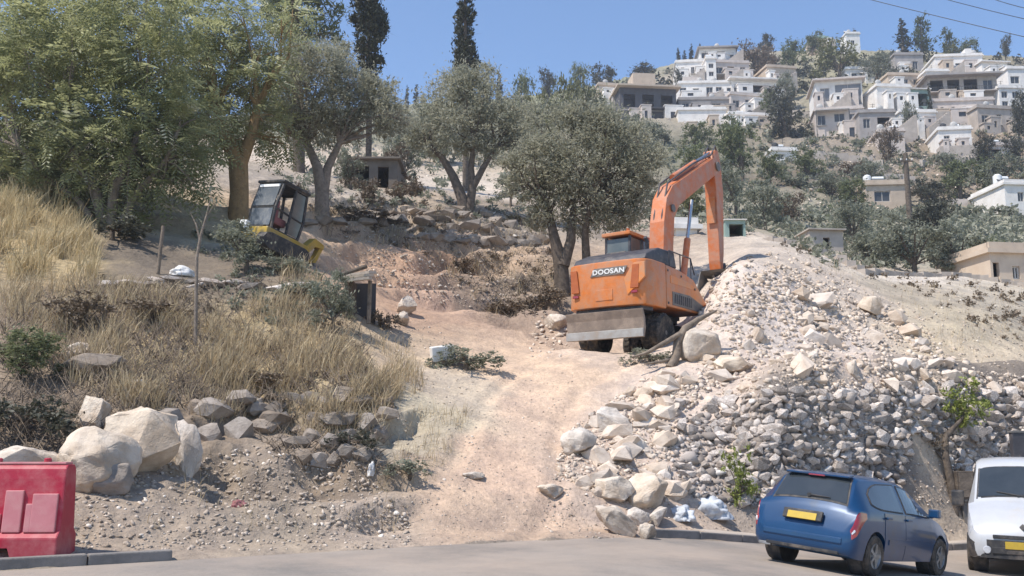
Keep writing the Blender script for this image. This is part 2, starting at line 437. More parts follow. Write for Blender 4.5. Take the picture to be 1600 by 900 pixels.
def hits(px, py, rough=True):
    """first meeting of many view rays with the ground"""
    px = np.atleast_1d(np.asarray(px, float)); py = np.atleast_1d(np.asarray(py, float))
    a = (px - 800) / F; b = (450 - py) / F
    c = math.cos(PITCH) - b * math.sin(PITCH); d = math.sin(PITCH) + b * math.cos(PITCH)
    k = a / c; e = d / c
    E = _GR if rough else _GS                      # (z-eye)/y of the ground on a grid
    out = np.empty((len(px), 3))
    for i in range(0, len(px), 4000):
        kk = k[i:i + 4000]; ee = e[i:i + 4000]
        u = np.clip((kk - _kk[0]) / (_kk[-1] - _kk[0]) * (NA - 1), 0, NA - 1.001); u0 = u.astype(int); f = u - u0
        colm = E[:, u0] * (1 - f) + E[:, u0 + 1] * f
        below = colm >= ee[None]
        below[:4] = False
        j = np.where(below.any(0), below.argmax(0), NR - 1); j0 = np.maximum(j - 1, 0)
        r = np.arange(len(kk)); d0 = ee - colm[j0, r]; d1 = ee - colm[j, r]
        t = np.clip(d0 / np.where(np.abs(d0 - d1) < 1e-9, 1e-9, d0 - d1), 0, 1)
        Y = _yy[j0] * (1 - t) + _yy[j] * t
        out[i:i + 4000] = np.stack([kk * Y, Y, EYE + ee * Y], 1)
    return out
def hit(px, py, rough=True): return Vector(hits([px], [py], rough)[0])
def ground_z(x, y):
    return float(H(np.array([x]), np.array([y]))[0])
NA, NR = 620, 620
_px = np.linspace(-420, 2020, NA)
_kk = (_px - 800) / F
_yy = np.concatenate([np.geomspace(9.0, 70, 470), np.geomspace(70, 480, NR - 470 + 1)[1:]])
KX, YY = np.meshgrid(_kk, _yy); XX = KX * YY
_GS = (H(XX, YY, False) - EYE) / YY
_ZXY = _zone_xy()
_RUT = [tuple(hit(a, b, False)[:2]) for a, b in ((735, 835), (775, 770), (800, 700), (815, 650), (850, 600), (900, 570), (945, 555))]
ZZ = H(XX, YY)
_GR = (ZZ - EYE) / YY
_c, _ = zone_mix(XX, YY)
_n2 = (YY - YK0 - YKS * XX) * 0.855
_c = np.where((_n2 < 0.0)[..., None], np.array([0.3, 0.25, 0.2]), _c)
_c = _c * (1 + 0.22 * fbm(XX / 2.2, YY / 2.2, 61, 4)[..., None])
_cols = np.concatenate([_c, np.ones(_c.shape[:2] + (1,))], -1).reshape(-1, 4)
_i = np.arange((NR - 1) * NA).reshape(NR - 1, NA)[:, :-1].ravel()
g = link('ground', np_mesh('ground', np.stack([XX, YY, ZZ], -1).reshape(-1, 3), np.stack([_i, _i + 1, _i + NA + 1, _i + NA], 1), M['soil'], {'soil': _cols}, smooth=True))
tag(g, kind='structure')

# road sheet, kerbs and pavement along the street
def street(s, n):                          # s metres along the street, n metres behind the kerb
    ux, uy = 1 / math.hypot(1, YKS), YKS / math.hypot(1, YKS)
    return s * ux - n * uy, YK0 + s * uy + n * ux
S = np.arange(-60, 61, 0.5); Nn = np.concatenate([np.arange(-60, -12, 4.0), np.arange(-12, -0.01, 0.5), [-0.002]])
SS, NN = np.meshgrid(S, Nn)
rx, ry = street(SS, NN)
_i = np.arange((len(Nn) - 1) * len(S)).reshape(len(Nn) - 1, len(S))[:, :-1].ravel()
o = link('road', np_mesh('road', np.stack([rx, ry, road_z(rx)], -1).reshape(-1, 3), np.stack([_i, _i + 1, _i + len(S) + 1, _i + len(S)], 1), M['road'], smooth=True))
tag(o, kind='structure')
kerb = bpy.data.objects.new('kerb', None); COL.objects.link(kerb); tag(kerb, kind='structure')
kme = MB().box((0, 0, 0), (0.985, 0.16, 0.26)).mesh('kerb_stone', M['kerb'], bevel=0.018)
slope_dir = math.atan(YKS)
for s in list(np.arange(-11.5, -5.0, 1.0)) + list(np.arange(3.3, 16, 1.0)):
    x, y = street(s, 0.085 + random.uniform(-.012, .012))
    dz = float(road_z(street(s + .5, 0)[0]) - road_z(street(s - .5, 0)[0]))
    link('kerb_stone', kme, kerb, (x, y, float(road_z(x)) - 0.0 + random.uniform(-.01, .01)), (0, -math.atan(dz), slope_dir + random.uniform(-.012, .012)))
# concrete pavement to the right of the dirt track, in cast slabs
pav = bpy.data.objects.new('pavement', None); COL.objects.link(pav); tag(pav, kind='structure')
for s in np.arange(4.2, 16, 1.5):
    rows = []
    for nn in (0.17, 0.5, 0.9, 1.15):
        rows.append([(*street(q, nn), float(road_z(street(q, nn)[0])) + 0.118) for q in np.linspace(s + .008, s + 1.492, 5)])
    low = [[(p[0], p[1], p[2] - 0.12) for p in (r[0], r[-1])] for r in rows]
    mb = MB().grid(rows)
    mb.grid([[r[0] for r in rows], [l[0] for l in low]]); mb.grid([[r[-1] for r in rows], [l[1] for l in low]])
    mb.build('paving_slab', M['pavement'], pav)
# ------------------------------------------------------------------ rocks
def hull_bm(n, power=0.45, seed=0):
    rr = random.Random(seed); bm = bmesh.new()
    for _ in range(n):
        p = [rr.gauss(0, 1) for _ in range(3)]
        m = sum(abs(q) ** (1 / power) for q in p) ** power
        bm.verts.new([q / m * 0.5 * rr.uniform(.86, 1.05) for q in p])
    r = bmesh.ops.convex_hull(bm, input=bm.verts)
    bmesh.ops.delete(bm, geom=list({e for e in r['geom_interior'] + r['geom_unused'] if isinstance(e, bmesh.types.BMVert)}), context='VERTS')
    bmesh.ops.recalc_face_normals(bm, faces=bm.faces)
    return bm
def rock_mesh(name, mat, n=18, seed=0, power=0.4):
    bm = hull_bm(n, power, seed); me = bpy.data.meshes.new(name); bm.to_mesh(me); bm.free()
    me.materials.append(mat); return me
def boulder_mesh(name, mat, n=26, seed=0, power=0.42, rough=0.05, cuts=2):
    bm = hull_bm(n, power, seed)
    bmesh.ops.dissolve_limit(bm, angle_limit=R(16), verts=bm.verts, edges=bm.edges)
    bmesh.ops.bevel(bm, geom=list(bm.edges), offset=0.035, segments=2, affect='EDGES', profile=0.5, clamp_overlap=True)
    bmesh.ops.triangulate(bm, faces=bm.faces)
    for _ in range(cuts):
        bmesh.ops.subdivide_edges(bm, edges=[e for e in bm.edges if e.calc_length() > 0.06], cuts=1)
        bmesh.ops.triangulate(bm, faces=[f for f in bm.faces if len(f.verts) > 3])
    bm.normal_update()
    o = Vector((seed * 3.1, seed * 1.7, 0))
    for v in bm.verts:
        d = mnoise.fractal(v.co * 2.6 + o, 1.0, 2.0, 5) * rough + abs(mnoise.noise(v.co * 5.5 + o)) * rough * -0.7
        v.co += v.normal * d
    me = bpy.data.meshes.new(name); bm.to_mesh(me); bm.free()
    me.materials.append(mat); me.shade_smooth(); me.set_sharp_from_angle(angle=R(38))
    return me

def in_poly(px, py, poly):
    r = np.zeros(len(px), bool); n = len(poly)
    for i in range(n):
        x1, y1 = poly[i]; x2, y2 = poly[(i + 1) % n]
        c = ((y1 > py) != (y2 > py)) & (px < (x2 - x1) * (py - y1) / (y2 - y1 + 1e-9) + x1)
        r ^= c
    return r
def scatter(poly, n, seed=0, grid=False):
    """n points spread over the part of the ground seen inside an outline of the photograph"""
    g_ = np.random.default_rng(seed); P = np.array(poly, float)
    lo, hi = P.min(0), P.max(0); ax = []; ay = []
    if grid:                                   # jittered rows, spacing n pixels
        qx, qy = np.meshgrid(np.arange(lo[0], hi[0], n), np.arange(lo[1], hi[1], n * 0.8))
        qx = qx + (np.arange(qx.shape[0]) % 2)[:, None] * n * 0.5
        qx = (qx + g_.normal(0, n * .16, qx.shape)).ravel(); qy = (qy + g_.normal(0, n * .12, qy.shape)).ravel()
        m = in_poly(qx, qy, poly); return qx[m], qy[m]
    while len(ax) < n:
        qx = g_.uniform(lo[0], hi[0], n * 2); qy = g_.uniform(lo[1], hi[1], n * 2); m = in_poly(qx, qy, poly)
        ax += list(qx[m]); ay += list(qy[m])
    return np.array(ax[:n]), np.array(ay[:n])

ROCKV = {}
for key, mat in (('limestone', 'limestone'), ('grey_stone', 'grey_stone'), ('dark_stone', 'dark_stone')):
    ROCKV[key] = [rock_mesh(key, M[mat], 12 + i % 5 * 2, 100 + i, 0.30 + 0.03 * (i % 5)) for i in range(12)]
def eul_np(a, b, c):
    ca, sa, cb, sb, cc, sc = np.cos(a), np.sin(a), np.cos(b), np.sin(b), np.cos(c), np.sin(c)
    m = np.empty((len(a), 3, 3))
    m[:, 0, 0] = cb * cc; m[:, 0, 1] = sa * sb * cc - ca * sc; m[:, 0, 2] = ca * sb * cc + sa * sc
    m[:, 1, 0] = cb * sc; m[:, 1, 1] = sa * sb * sc + ca * cc; m[:, 1, 2] = ca * sb * sc - sa * cc
    m[:, 2, 0] = -sb; m[:, 2, 1] = sa * cb; m[:, 2, 2] = ca * cb
    return m
def stuff_rocks(name, pos, size, mats, key='limestone', seed=0, flat=0.7, parent=None, tint=True):
    """many small stones joined into one mesh"""
    g_ = np.random.default_rng(seed); V = []; Fc = []; T = []; nv = 0
    which = g_.integers(0, 6, len(pos))
    for w in range(6):
        bm = hull_bm(8 + w % 3, 0.33, 500 + w); bmesh.ops.triangulate(bm, faces=bm.faces)
        bm.verts.ensure_lookup_table(); bv = np.array([v.co[:] for v in bm.verts]); bf = np.array([[v.index for v in f.verts] for f in bm.faces]); bm.free()
        idx = np.where(which == w)[0]
        if not len(idx): continue
        sc = size[idx][:, None] * np.stack([g_.uniform(.8, 1.35, len(idx)), g_.uniform(.7, 1.1, len(idx)), g_.uniform(.5, .9, len(idx)) * flat / .7], 1)
        rm = eul_np(g_.normal(0, .35, len(idx)), g_.normal(0, .35, len(idx)), g_.uniform(0, 6.3, len(idx)))
        vv = np.einsum('nij,nkj->nki', rm, bv[None] * sc[:, None, :]) + pos[idx][:, None, :]
        V.append(vv.reshape(-1, 3)); Fc.append((bf[None] + (np.arange(len(idx)) * len(bv))[:, None, None] + nv).reshape(-1, 3)); nv += len(idx) * len(bv)
        T.append(np.repeat(g_.uniform(0, 1, len(idx)), len(bv)))
    o = link(name, np_mesh(name, np.concatenate(V), np.concatenate(Fc), mats, {'tint': np.concatenate(T)}), parent)
    tag(o, kind='stuff'); return o
M['rubble_small'] = pm('rubble_small', (0.45, 0.36, 0.28), (0.72, 0.615, 0.515), rough=0.95, attr='tint', spec=0.1, bump=0.4, bscale=20, c3=(0.28, 0.24, 0.21))
M['wall_small'] = pm('wall_small', (0.20, 0.17, 0.148), (0.50, 0.435, 0.385), rough=0.95, attr='tint', spec=0.1, bump=0.4, bscale=20, c3=(0.68, 0.62, 0.56))
M['pebble'] = pm('pebble', (0.30, 0.245, 0.195), (0.55, 0.46, 0.375), rough=0.95, attr='tint', spec=0.1, c3=(0.72, 0.64, 0.55))

# --- the dry stone bank along the street, right of the track: one thing, its stones are parts
WALL = [(1052, 665), (1120, 622), (1260, 606), (1420, 606), (1500, 604), (1640, 606), (1640, 790), (1494, 790), (1482, 700), (1430, 680), (1412, 720), (1400, 790), (1150, 790), (1075, 775), (1048, 730)]
qx, qy = scatter(WALL, 14.5, 3, grid=True)
hp = hits(qx, qy)
bank = thing('stone_bank', 'long bank of stacked grey and pale rough stones behind the parked cars', 'stone bank', tuple(hit(1300, 795)))
inv = -Vector(bank.location)
order = np.argsort(hp[:, 1] + rng.normal(0, 0.4, len(hp)))
g_ = np.random.default_rng(11)
rest = []
for n_, i in enumerate(g_.permutation(len(hp))):
    p = hp[i]; s = p[1] / F * g_.uniform(14, 26)
    if g_.random() < 0.10: s *= 1.5
    if n_ < 300:
        link('stone', ROCKV['grey_stone'][int(g_.integers(12))], bank, Vector(p) + inv + Vector((0, -0.02, 0.02)), (g_.normal(0, .22), g_.normal(0, .22), g_.normal(.5, .35)), (s * g_.uniform(.9, 1.5), s * g_.uniform(.8, 1.1), s * g_.uniform(.6, 1.0)))
    else: rest.append((p[0], p[1], p[2], s))
q2 = scatter(WALL, 2600, 5); h2 = hits(*q2)
rest = np.array(rest)
pos = np.concatenate([rest[:, :3], h2]) + np.array(inv)
sz = np.concatenate([rest[:, 3] * 0.95, h2[:, 1] / F * g_.uniform(5, 13, len(h2))])
stuff_rocks('small_stones', pos, sz, M['wall_small'], seed=4, parent=bank)

# --- rubble heap: the 290 largest stones are things, the rest is one mass
RUBA = [(868, 745), (878, 680), (930, 640), (1010, 590), (1065, 585), (1110, 610), (1055, 660), (1045, 725), (1060, 780), (1000, 790), (930, 770)]
RUBB = [(1060, 590), (1100, 560), (1140, 545), (1150, 480), (1165, 430), (1210, 415), (1260, 430), (1330, 460), (1400, 500), (1500, 575), (1640, 592), (1640, 612), (1420, 612), (1130, 622)]
n_ = 0
for poly, cnt, smin, smax, seed, lab, grp in (
        (RUBA, 125, 11, 48, 21, 'pale limestone rubble stone in the tumbled spill beside the dirt track', 'rubble stones spilled beside the dirt track'),
        (RUBB, 165, 9, 40, 22, 'pale limestone rubble stone on the heap above the stone bank', 'rubble stones on the heap above the stone bank')):
    g_ = np.random.default_rng(seed); q = scatter(poly, cnt, seed); hh = hits(*q)
    for p in hh:
        s = p[1] / F * (smin + (smax - smin) * g_.random() ** 3.0)
        o = link('rubble_stone', ROCKV['limestone'][int(g_.integers(12))], None, (p[0], p[1], p[2] + s * .04), (g_.normal(0, .4), g_.normal(0, .4), g_.uniform(0, 6.3)), (s * g_.uniform(.9, 1.5), s * g_.uniform(.8, 1.2), s * g_.uniform(.55, .95)))
        tag(o, lab, 'stone', grp)
g_ = np.random.default_rng(31)
hs = np.concatenate([hits(*scatter(RUBA, 2600, 32)), hits(*scatter(RUBB, 4300, 33)), hits(*scatter([(1150, 400), (1230, 395), (1330, 440), (1420, 480), (1530, 580), (1400, 540), (1150, 470)], 900, 34)),
                     hits(*scatter([(840, 500), (900, 520), (880, 560), (820, 560)], 120, 35)), hits(*scatter([(1090, 430), (1150, 410), (1170, 500), (1090, 545)], 500, 36))])
tag(stuff_rocks('rubble', hs, hs[:, 1] / F * (2 + 12 * g_.random(len(hs)) ** 3.2), M['rubble_small'], seed=9), 'loose pale limestone rubble filling the heap', 'rubble')
# pebbles and clods lying about on the slopes
pz = [([(90, 740), (300, 720), (420, 690), (560, 720), (640, 800), (640, 860), (110, 860)], 2900, 1.5, 12), ([(620, 640), (760, 640), (700, 860), (600, 830)], 500, 2, 6), ([(760, 580), (900, 580), (860, 760), (960, 850), (700, 860)], 1300, 1, 4.5),
      ([(860, 740), (1080, 780), (1080, 840), (850, 850)], 450, 2, 8), ([(480, 320), (860, 330), (860, 500), (600, 460)], 1700, 2, 9), ([(470, 370), (600, 380), (690, 480), (600, 440)], 160, 2, 6), ([(560, 500), (680, 500), (760, 620), (640, 640)], 350, 2, 6),
      ([(1200, 380), (1600, 430), (1600, 590), (1480, 560)], 900, 2, 7), ([(380, 240), (820, 270), (820, 330), (480, 320)], 600, 2, 8), ([(1400, 690), (1480, 690), (1490, 790), (1400, 790)], 260, 2, 7), ([(1070, 790), (1500, 790), (1600, 830), (1100, 830)], 300, 2, 6)]
hs = []; ss = []
g_ = np.random.default_rng(41)
for k_, (poly, n_, a_, b_) in enumerate(pz):
    h_ = hits(*scatter(poly, n_, 50 + k_)); hs.append(h_); ss.append(h_[:, 1] / F * (a_ + (b_ - a_) * g_.random(n_) ** 2.5))
tag(stuff_rocks('pebbles', np.concatenate(hs), np.concatenate(ss), M['pebble'], seed=12, flat=.6), 'small stones and clods lying on the dusty slopes', 'pebbles')

# --- boulders and named stones: (label, px, py of the foot, width px, height px, depth ratio, tilt, seed, material, sinks)
BIG = [
 ('largest rounded pale limestone boulder on the bank behind the red barrier', 208, 738, 128, 112, .9, (0.0, .10, .5), 1, 'boulder'),
 ('low pale boulder with a flat sloping face, lying against the largest boulder', 135, 768, 132, 108, .9, (.15, .30, .2), 2, 'boulder'),
 ('upright white slab of rock leaning on the right side of the largest boulder', 286, 742, 50, 94, .5, (-.15, -.18, .15), 3, 'boulder'),
 ('small dark boulder with a white top, on the bank above the low boulder', 143, 672, 56, 58, .9, (0, .1, .9), 4, 'boulder'),
 ('grey flat boulder under the low pale boulder, just right of the red barrier', 165, 772, 78, 54, .9, (.1, 0, .4), 5, 'dark_stone'),
 ('whitish rounded rock showing just above the top of the red barrier', 32, 748, 120, 60, .8, (0, 0, .3), 6, 'boulder'),
 ('leaning wedge shaped slab at the foot of the rubble spill by the street', 960, 834, 84, 40, .75, (-.35, .62, .15), 7, 'boulder'),
 ('broad pale block with dark overhung front, lower right of the rubble spill', 1012, 792, 84, 54, .8, (.2, -.1, .2), 8, 'boulder'),
 ('long low block lying left of the broad block in the rubble spill', 962, 786, 70, 44, .8, (.1, .1, -.2), 9, 'boulder'),
 ('small rounded stone below the broad block at the street edge', 1012, 846, 36, 30, .9, (0, 0, 1.2), 10, 'boulder'),
 ('squat stone under the broad block, left one of two', 1000, 822, 40, 28, .9, (0, .1, .2), 11, 'boulder'),
 ('squat stone under the broad block, right one of two', 1030, 822, 40, 32, .9, (0, -.1, .7), 12, 'boulder'),
 ('large flat topped pale block in the middle of the rubble spill', 958, 676, 62, 44, .9, (.1, .1, .3), 13, 'boulder'),
 ('tilted pale block on the left edge of the rubble spill', 905, 712, 60, 48, .9, (.2, .2, .1), 14, 'boulder'),
 ('flat reddish slab at the left foot of the rubble spill', 860, 778, 56, 24, .9, (0, .1, .1), 15, 'boulder'),
 ('pale block right of the fallen branch on the rubble', 1098, 566, 66, 62, .8, (.1, -.1, .3), 16, 'boulder'),
 ('flat grey boulder below the mossy block on the rubble heap', 1146, 584, 62, 34, .9, (.1, 0, .2), 17, 'boulder'),
 ('square pale block standing on the rubble heap above the bank', 1342, 596, 38, 42, .8, (0, .05, .2), 18, 'boulder'),
 ('rounded pale boulder on the top edge of the rubble heap', 1362, 494, 44, 36, .9, (0, .1, .4), 19, 'boulder'),
 ('small flat white stone alone on the dirt track', 738, 748, 38, 12, .9, (0, 0, .2), 20, 'boulder'),
 ('pale stone in the pocket beside the timber shed ruin, upper one', 634, 492, 36, 34, .9, (0, .2, .5), 21, 'boulder'),
 ('pale stone in the pocket beside the timber shed ruin, lower one', 626, 508, 30, 26, .9, (0, .1, 1.5), 22, 'boulder'),
 ('whitish stone lying in the dry grass above the boulders', 212, 606, 30, 16, .9, (0, .1, .4), 23, 'boulder'),
 ('pale curved stone on the ledge beside the dark green bush', 112, 556, 62, 22, .7, (0, -.25, .2), 24, 'boulder'),
 ('broad brown block under the pale curved stone', 138, 592, 96, 50, .8, (0, .05, .1), 25, 'dark_stone'),
 ('small white upright stone at the end of the ruined terrace wall', 401, 654, 24, 36, .7, (0, .1, .2), 26, 'boulder'),
 ('whitish stones heap piece at the left of the excavator blade', 872, 516, 46, 30, .9, (.1, .2, .3), 27, 'boulder'),
]
for lab, px, py, w, h, dr, tilt, sd, mt in BIG:
    p = hit(px, py); k = p.y / F
    me = boulder_mesh('boulder', M[mt], 15 + sd % 3 * 4, 200 + sd, .28 + .03 * (sd % 4), .065, 2 if w > 50 else 1)
    o = link('boulder', me, None, (p.x, p.y + w * k * dr * .25, p.z + h * k * .40), tilt, (w * k, w * k * dr, h * k * 1.08))
    tag(o, lab, 'boulder')
# ruined terrace wall: courses of squared grey stones
g_ = np.random.default_rng(61)
for nm, lab, lines in (
        ('ruined_wall', 'ruined terrace wall of grey stones under the dry grass, right of the boulders', [((268, 662), (350, 640), (400, 628), 50, 28), ((330, 690), (395, 668), (430, 660), 48, 30), ((432, 640), (500, 634), (590, 640), 40, 24), ((440, 668), (520, 660), (600, 660), 38, 24), ((462, 696), (530, 690), (590, 684), 38, 26), ((474, 722), (520, 716), (566, 704), 36, 26)]),
        ('terrace_wall', 'low dry stone terrace wall on the slope below the middle olive tree', [((480, 352), (600, 336), (720, 334), 34, 14), ((570, 352), (680, 352), (800, 356), 34, 15), ((660, 372), (760, 384), (850, 380), 30, 14), ((640, 330), (760, 338), (850, 346), 30, 12)]),
        ('stone_terrace', 'broken stone terrace under the bush on the left slope with a flat coping', [((300, 447), (380, 452), (470, 450), 46, 11), ((170, 446), (240, 444), (300, 440), 40, 10)])):
    pts = []
    for a_, b_, c_, w, h in lines:
        L_ = math.hypot(c_[0] - a_[0], c_[1] - a_[1]); m = int(L_ / (w * .62)) + 1
        for t in np.linspace(0, 1, m):
            pts.append((((1 - t) ** 2 * a_[0] + 2 * t * (1 - t) * b_[0] + t * t * c_[0]) + g_.normal(0, w * .08), ((1 - t) ** 2 * a_[1] + 2 * t * (1 - t) * b_[1] + t * t * c_[1]) + g_.normal(0, h * .2), w, h))
    hh = hits([q[0] for q in pts], [q[1] for q in pts])
    t_ = thing(nm, lab, 'stone wall', tuple(hh[0]))
    for p, q in zip(hh, pts):
        k = p[1] / F; w, h = q[2] * k * g_.uniform(.75, 1.15), q[3] * k * g_.uniform(.8, 1.25)
        link('stone', ROCKV['grey_stone' if nm == 'stone_terrace' else 'dark_stone'][int(g_.integers(12))], t_, Vector(p) - Vector(hh[0]) + Vector((0, .05, h * .2)), (g_.normal(0, .12), g_.normal(0, .12), g_.normal(.25, .25)), (w * 1.15, w * .9, h * 1.2))
# ------------------------------------------------------------------ vegetation
M['bark'] = pm('bark', (0.17, 0.135, 0.105), (0.085, 0.068, 0.055), scale=6, rough=0.95, bump=1, bscale=22, spec=0.1)
M['bark_ochre'] = pm('bark_ochre', (0.36, 0.24, 0.12), (0.25, 0.17, 0.09), scale=5, rough=0.95, bump=1, bscale=18, spec=0.1)
M['bark_pale'] = pm('bark_pale', (0.30, 0.245, 0.20), (0.19, 0.155, 0.125), scale=6, rough=0.95, bump=1, bscale=22, spec=0.1)
M['dead_wood'] = pm('dead_wood', (0.27, 0.215, 0.165), (0.15, 0.12, 0.095), scale=5, rough=0.95, bump=1, bscale=16, spec=0.1)
def leafmat(n, a, b, c, t=0.25): M[n] = pm(n, a, b, rough=0.55, attr='tint', transl=t, c3=c, spec=0.35)
leafmat('leaf_feather', (0.22, 0.235, 0.095), (0.46, 0.465, 0.26), (0.58, 0.575, 0.42), .55)
leafmat('leaf_olive', (0.26, 0.257, 0.18), (0.43, 0.415, 0.315), (0.50, 0.485, 0.39), 0.5)
leafmat('leaf_pine', (0.06, 0.078, 0.026), (0.135, 0.15, 0.055), (0.17, 0.18, 0.08), 0.3)
leafmat('leaf_cypress', (0.028, 0.033, 0.016), (0.062, 0.064, 0.033), (0.09, 0.08, 0.045), 0.1)
leafmat('leaf_green', (0.115, 0.135, 0.06), (0.22, 0.235, 0.12), (0.29, 0.29, 0.17), .4)
leafmat('leaf_yellow', (0.125, 0.125, 0.045), (0.21, 0.205, 0.085), (0.27, 0.25, 0.12))
leafmat('leaf_sage', (0.17, 0.18, 0.125), (0.30, 0.305, 0.23), (0.32, 0.315, 0.25), 0.4)
leafmat('leaf_dark', (0.06, 0.062, 0.042), (0.12, 0.115, 0.08), (0.16, 0.15, 0.105), 0.25)
leafmat('leaf_brown', (0.13, 0.095, 0.065), (0.23, 0.175, 0.12), (0.3, 0.24, 0.17), 0.15)
leafmat('leaf_lime', (0.16, 0.19, 0.035), (0.30, 0.33, 0.09), (0.40, 0.40, 0.15), 0.3)
leafmat('straw', (0.37, 0.285, 0.175), (0.70, 0.57, 0.365), (0.19, 0.15, 0.105), 0.3)
leafmat('straw_gold', (0.42, 0.33, 0.18), (0.72, 0.59, 0.36), (0.28, 0.22, 0.13), 0.3)

def unit(v): return v / (np.linalg.norm(v, axis=-1, keepdims=True) + 1e-9)
def leaves(pos, size, ratio, g_, up=0.4, droop=0.0, out=None):
    """one diamond leaf per point -> verts, quads, tint"""
    n = len(pos)
    d = unit(g_.normal(0, 1, (n, 3)) + (0 if out is None else out * 1.2) - np.array([0, 0, droop]))
    nr = unit(g_.normal(0, 1, (n, 3)) + np.array([0, 0, up * 2.5])); s = unit(np.cross(d, nr))
    L_ = (size * g_.uniform(.65, 1.35, n))[:, None]
    v = np.stack([pos - d * L_ * .5, pos + s * L_ * ratio * .5 + d * L_ * .05, pos + d * L_ * .5, pos - s * L_ * ratio * .5 + d * L_ * .05], 1)
    return v.reshape(-1, 3), np.arange(n * 4).reshape(n, 4), np.repeat(g_.uniform(0, 1, n), 4)
def sprays(pos, outd, size, g_, pairs=6):
    """feather leaves: a drooping stalk with pairs of leaflets"""
    n = len(pos); d = unit(outd + g_.normal(0, .45, (n, 3)) - np.array([0, 0, .25])); side = unit(np.cross(d, np.array([0, 0, 1.0]) + g_.normal(0, .25, (n, 3))))
    L_ = size * g_.uniform(.7, 1.3, n); V = []; tt = g_.uniform(0, 1, n)
    for k in range(pairs):
        t = (k + .6) / pairs; base = pos + d * (L_ * t)[:, None] - np.array([0, 0, 1.0]) * (L_ * .28 * t * t)[:, None]
        ll = (L_ * .36 * (1 - .55 * abs(t - .4)))[:, None]
        for sg in (-1, 1):
            a = unit(side * sg + d * .55 - np.array([0, 0, .25]) + g_.normal(0, .12, (n, 3))); w = d * ll * .17
            V.append(np.stack([base, base + a * ll * .5 + w, base + a * ll, base + a * ll * .5 - w], 1))
    V = np.stack(V, 1).reshape(-1, 3); m = len(V) // 4
    T = np.repeat(np.clip(np.repeat(tt, pairs * 2) + g_.normal(0, .1, m), 0, 1), 4)
    return V, np.arange(m * 4).reshape(m, 4), T
def clump_points(c, r, n, g_, lump=0.34, flat=0.8):
    """points in a lumpy ball: many small sub-clumps, so the outline is ragged"""
    m = max(5, int(14 * (r / max(r, .4)))) + int(6 * r)
    d = unit(g_.normal(0, 1, (m, 3))); sub = d * (g_.uniform(.35, 1.0, m) ** .6)[:, None] * r * .85
    i = g_.integers(0, m, n); p = sub[i] + unit(g_.normal(0, 1, (n, 3))) * (np.abs(g_.normal(0, lump, n)) * r)[:, None]
    p[:, 2] *= flat
    return p + np.array(c), unit(p + 1e-6)
def crown(name, clumps, mat, dens, leaf, seed, ratio=.35, style='leaf', parent=None, up=.4, droop=0.0, flat=.85, lump=.34):
    g_ = np.random.default_rng(seed); V = []; Q = []; T = []; nv = 0
    for c, r in clumps:
        if style == 'spray':
            p, o_ = clump_points(c, r, max(6, int(dens * math.pi * r * r / (.16 * leaf * leaf))), g_, lump, flat); v, q, t = sprays(p, o_, np.full(len(p), leaf), g_)
        else:
            n = max(10, int(dens * math.pi * r * r / (.5 * leaf * leaf * ratio)))
            p, o_ = clump_points(c, r, n, g_, lump, flat); v, q, t = leaves(p, np.full(len(p), leaf), ratio, g_, up, droop, o_)
        t = np.clip(t * .7 + g_.uniform(0, .3), 0, 1)
        V.append(v); Q.append(q + nv); T.append(t); nv += len(v)
    me = np_mesh(name, np.concatenate(V), np.concatenate(Q), M[mat], {'tint': np.concatenate(T)})
    return link(name, me, parent) if parent is not False else me
def limbs(mb, base, forks, tips, r0, rr, wig=.06):
    """tapered limbs from the fork points out to the clumps, with twigs"""
    for t, r in tips:
        f = min(forks, key=lambda q: (Vector(q) - Vector(t)).length + (0.0))
        a, b = Vector(f), Vector(t); L_ = (b - a).length
        mid = a.lerp(b, .5) + Vector((rr.uniform(-1, 1), rr.uniform(-1, 1), rr.uniform(-.2, .9))) * L_ * wig * 2
        mb.tube([a, a.lerp(mid, .6) + Vector((0, 0, L_ * .04)), mid, b], [r0, r0 * .75, r0 * .55, r0 * .18], 6)
        for _ in range(4):
            s_ = mid.lerp(b, rr.random()); e = b + Vector((rr.gauss(0, 1), rr.gauss(0, 1), rr.gauss(0, .8))) * r * .6
            mb.tube([s_, s_.lerp(e, .5) + Vector((rr.gauss(0, .1), rr.gauss(0, .1), .08)) * r, e], [r0 * .25, r0 * .17, r0 * .05], 4)
def tree_px(name, label, cat, base, stems, clumps, mat, dens, leaf, seed, trunk_mat='bark', group=None, back=1, grow=1.15, **kw):
    """base (px,py,Y or None); stems: list of pixel polylines with radii; clumps: (px,py,r) pixels at the tree's own distance"""
    rr = random.Random(seed)
    if base[2] is None: p0 = hit(base[0], base[1])
    else:
        p0 = at(*base); p0.z = min(p0.z, ground_z(p0.x, p0.y)) if base[1] < 1e4 else p0.z
    Y = p0.y; k = Y / F
    t = thing(name, label, cat, p0, group=group)
    loc = lambda px, py, dy=0: Vector(at(px, py, Y + dy)) - p0
    mb = MB(); forks = []
    for st in stems:
        pts = [loc(q[0], q[1], rr.uniform(-.3, .3) * i * .5) for i, q in enumerate(st)]
        if abs(st[0][1] - base[1]) < 25: pts[0].z = ground_z(p0.x + pts[0].x, p0.y + pts[0].y) - p0.z - .4
        mb.tube(pts, [q[2] * k for q in st], 9); forks += pts[len(pts) // 2:]
    cl = []
    for px, py, r in clumps:
        R_ = r * k * grow; cl.append((loc(px, py, rr.uniform(-.5, .3) * R_), R_))
        for b in range(back):
            cl.append((loc(px + rr.uniform(-.6, .6) * r, py + rr.uniform(-.5, .5) * r, (b + 1) * R_ * rr.uniform(.7, 1.3)), R_ * .9))
    limbs(mb, None, forks, cl, max(.02, stems[0][-1][2] * k * .55), rr)
    mb.build('trunk', M[trunk_mat], t, smooth=60)
    crown('crown', cl, mat, dens, leaf, seed, parent=t, **kw)
    return t

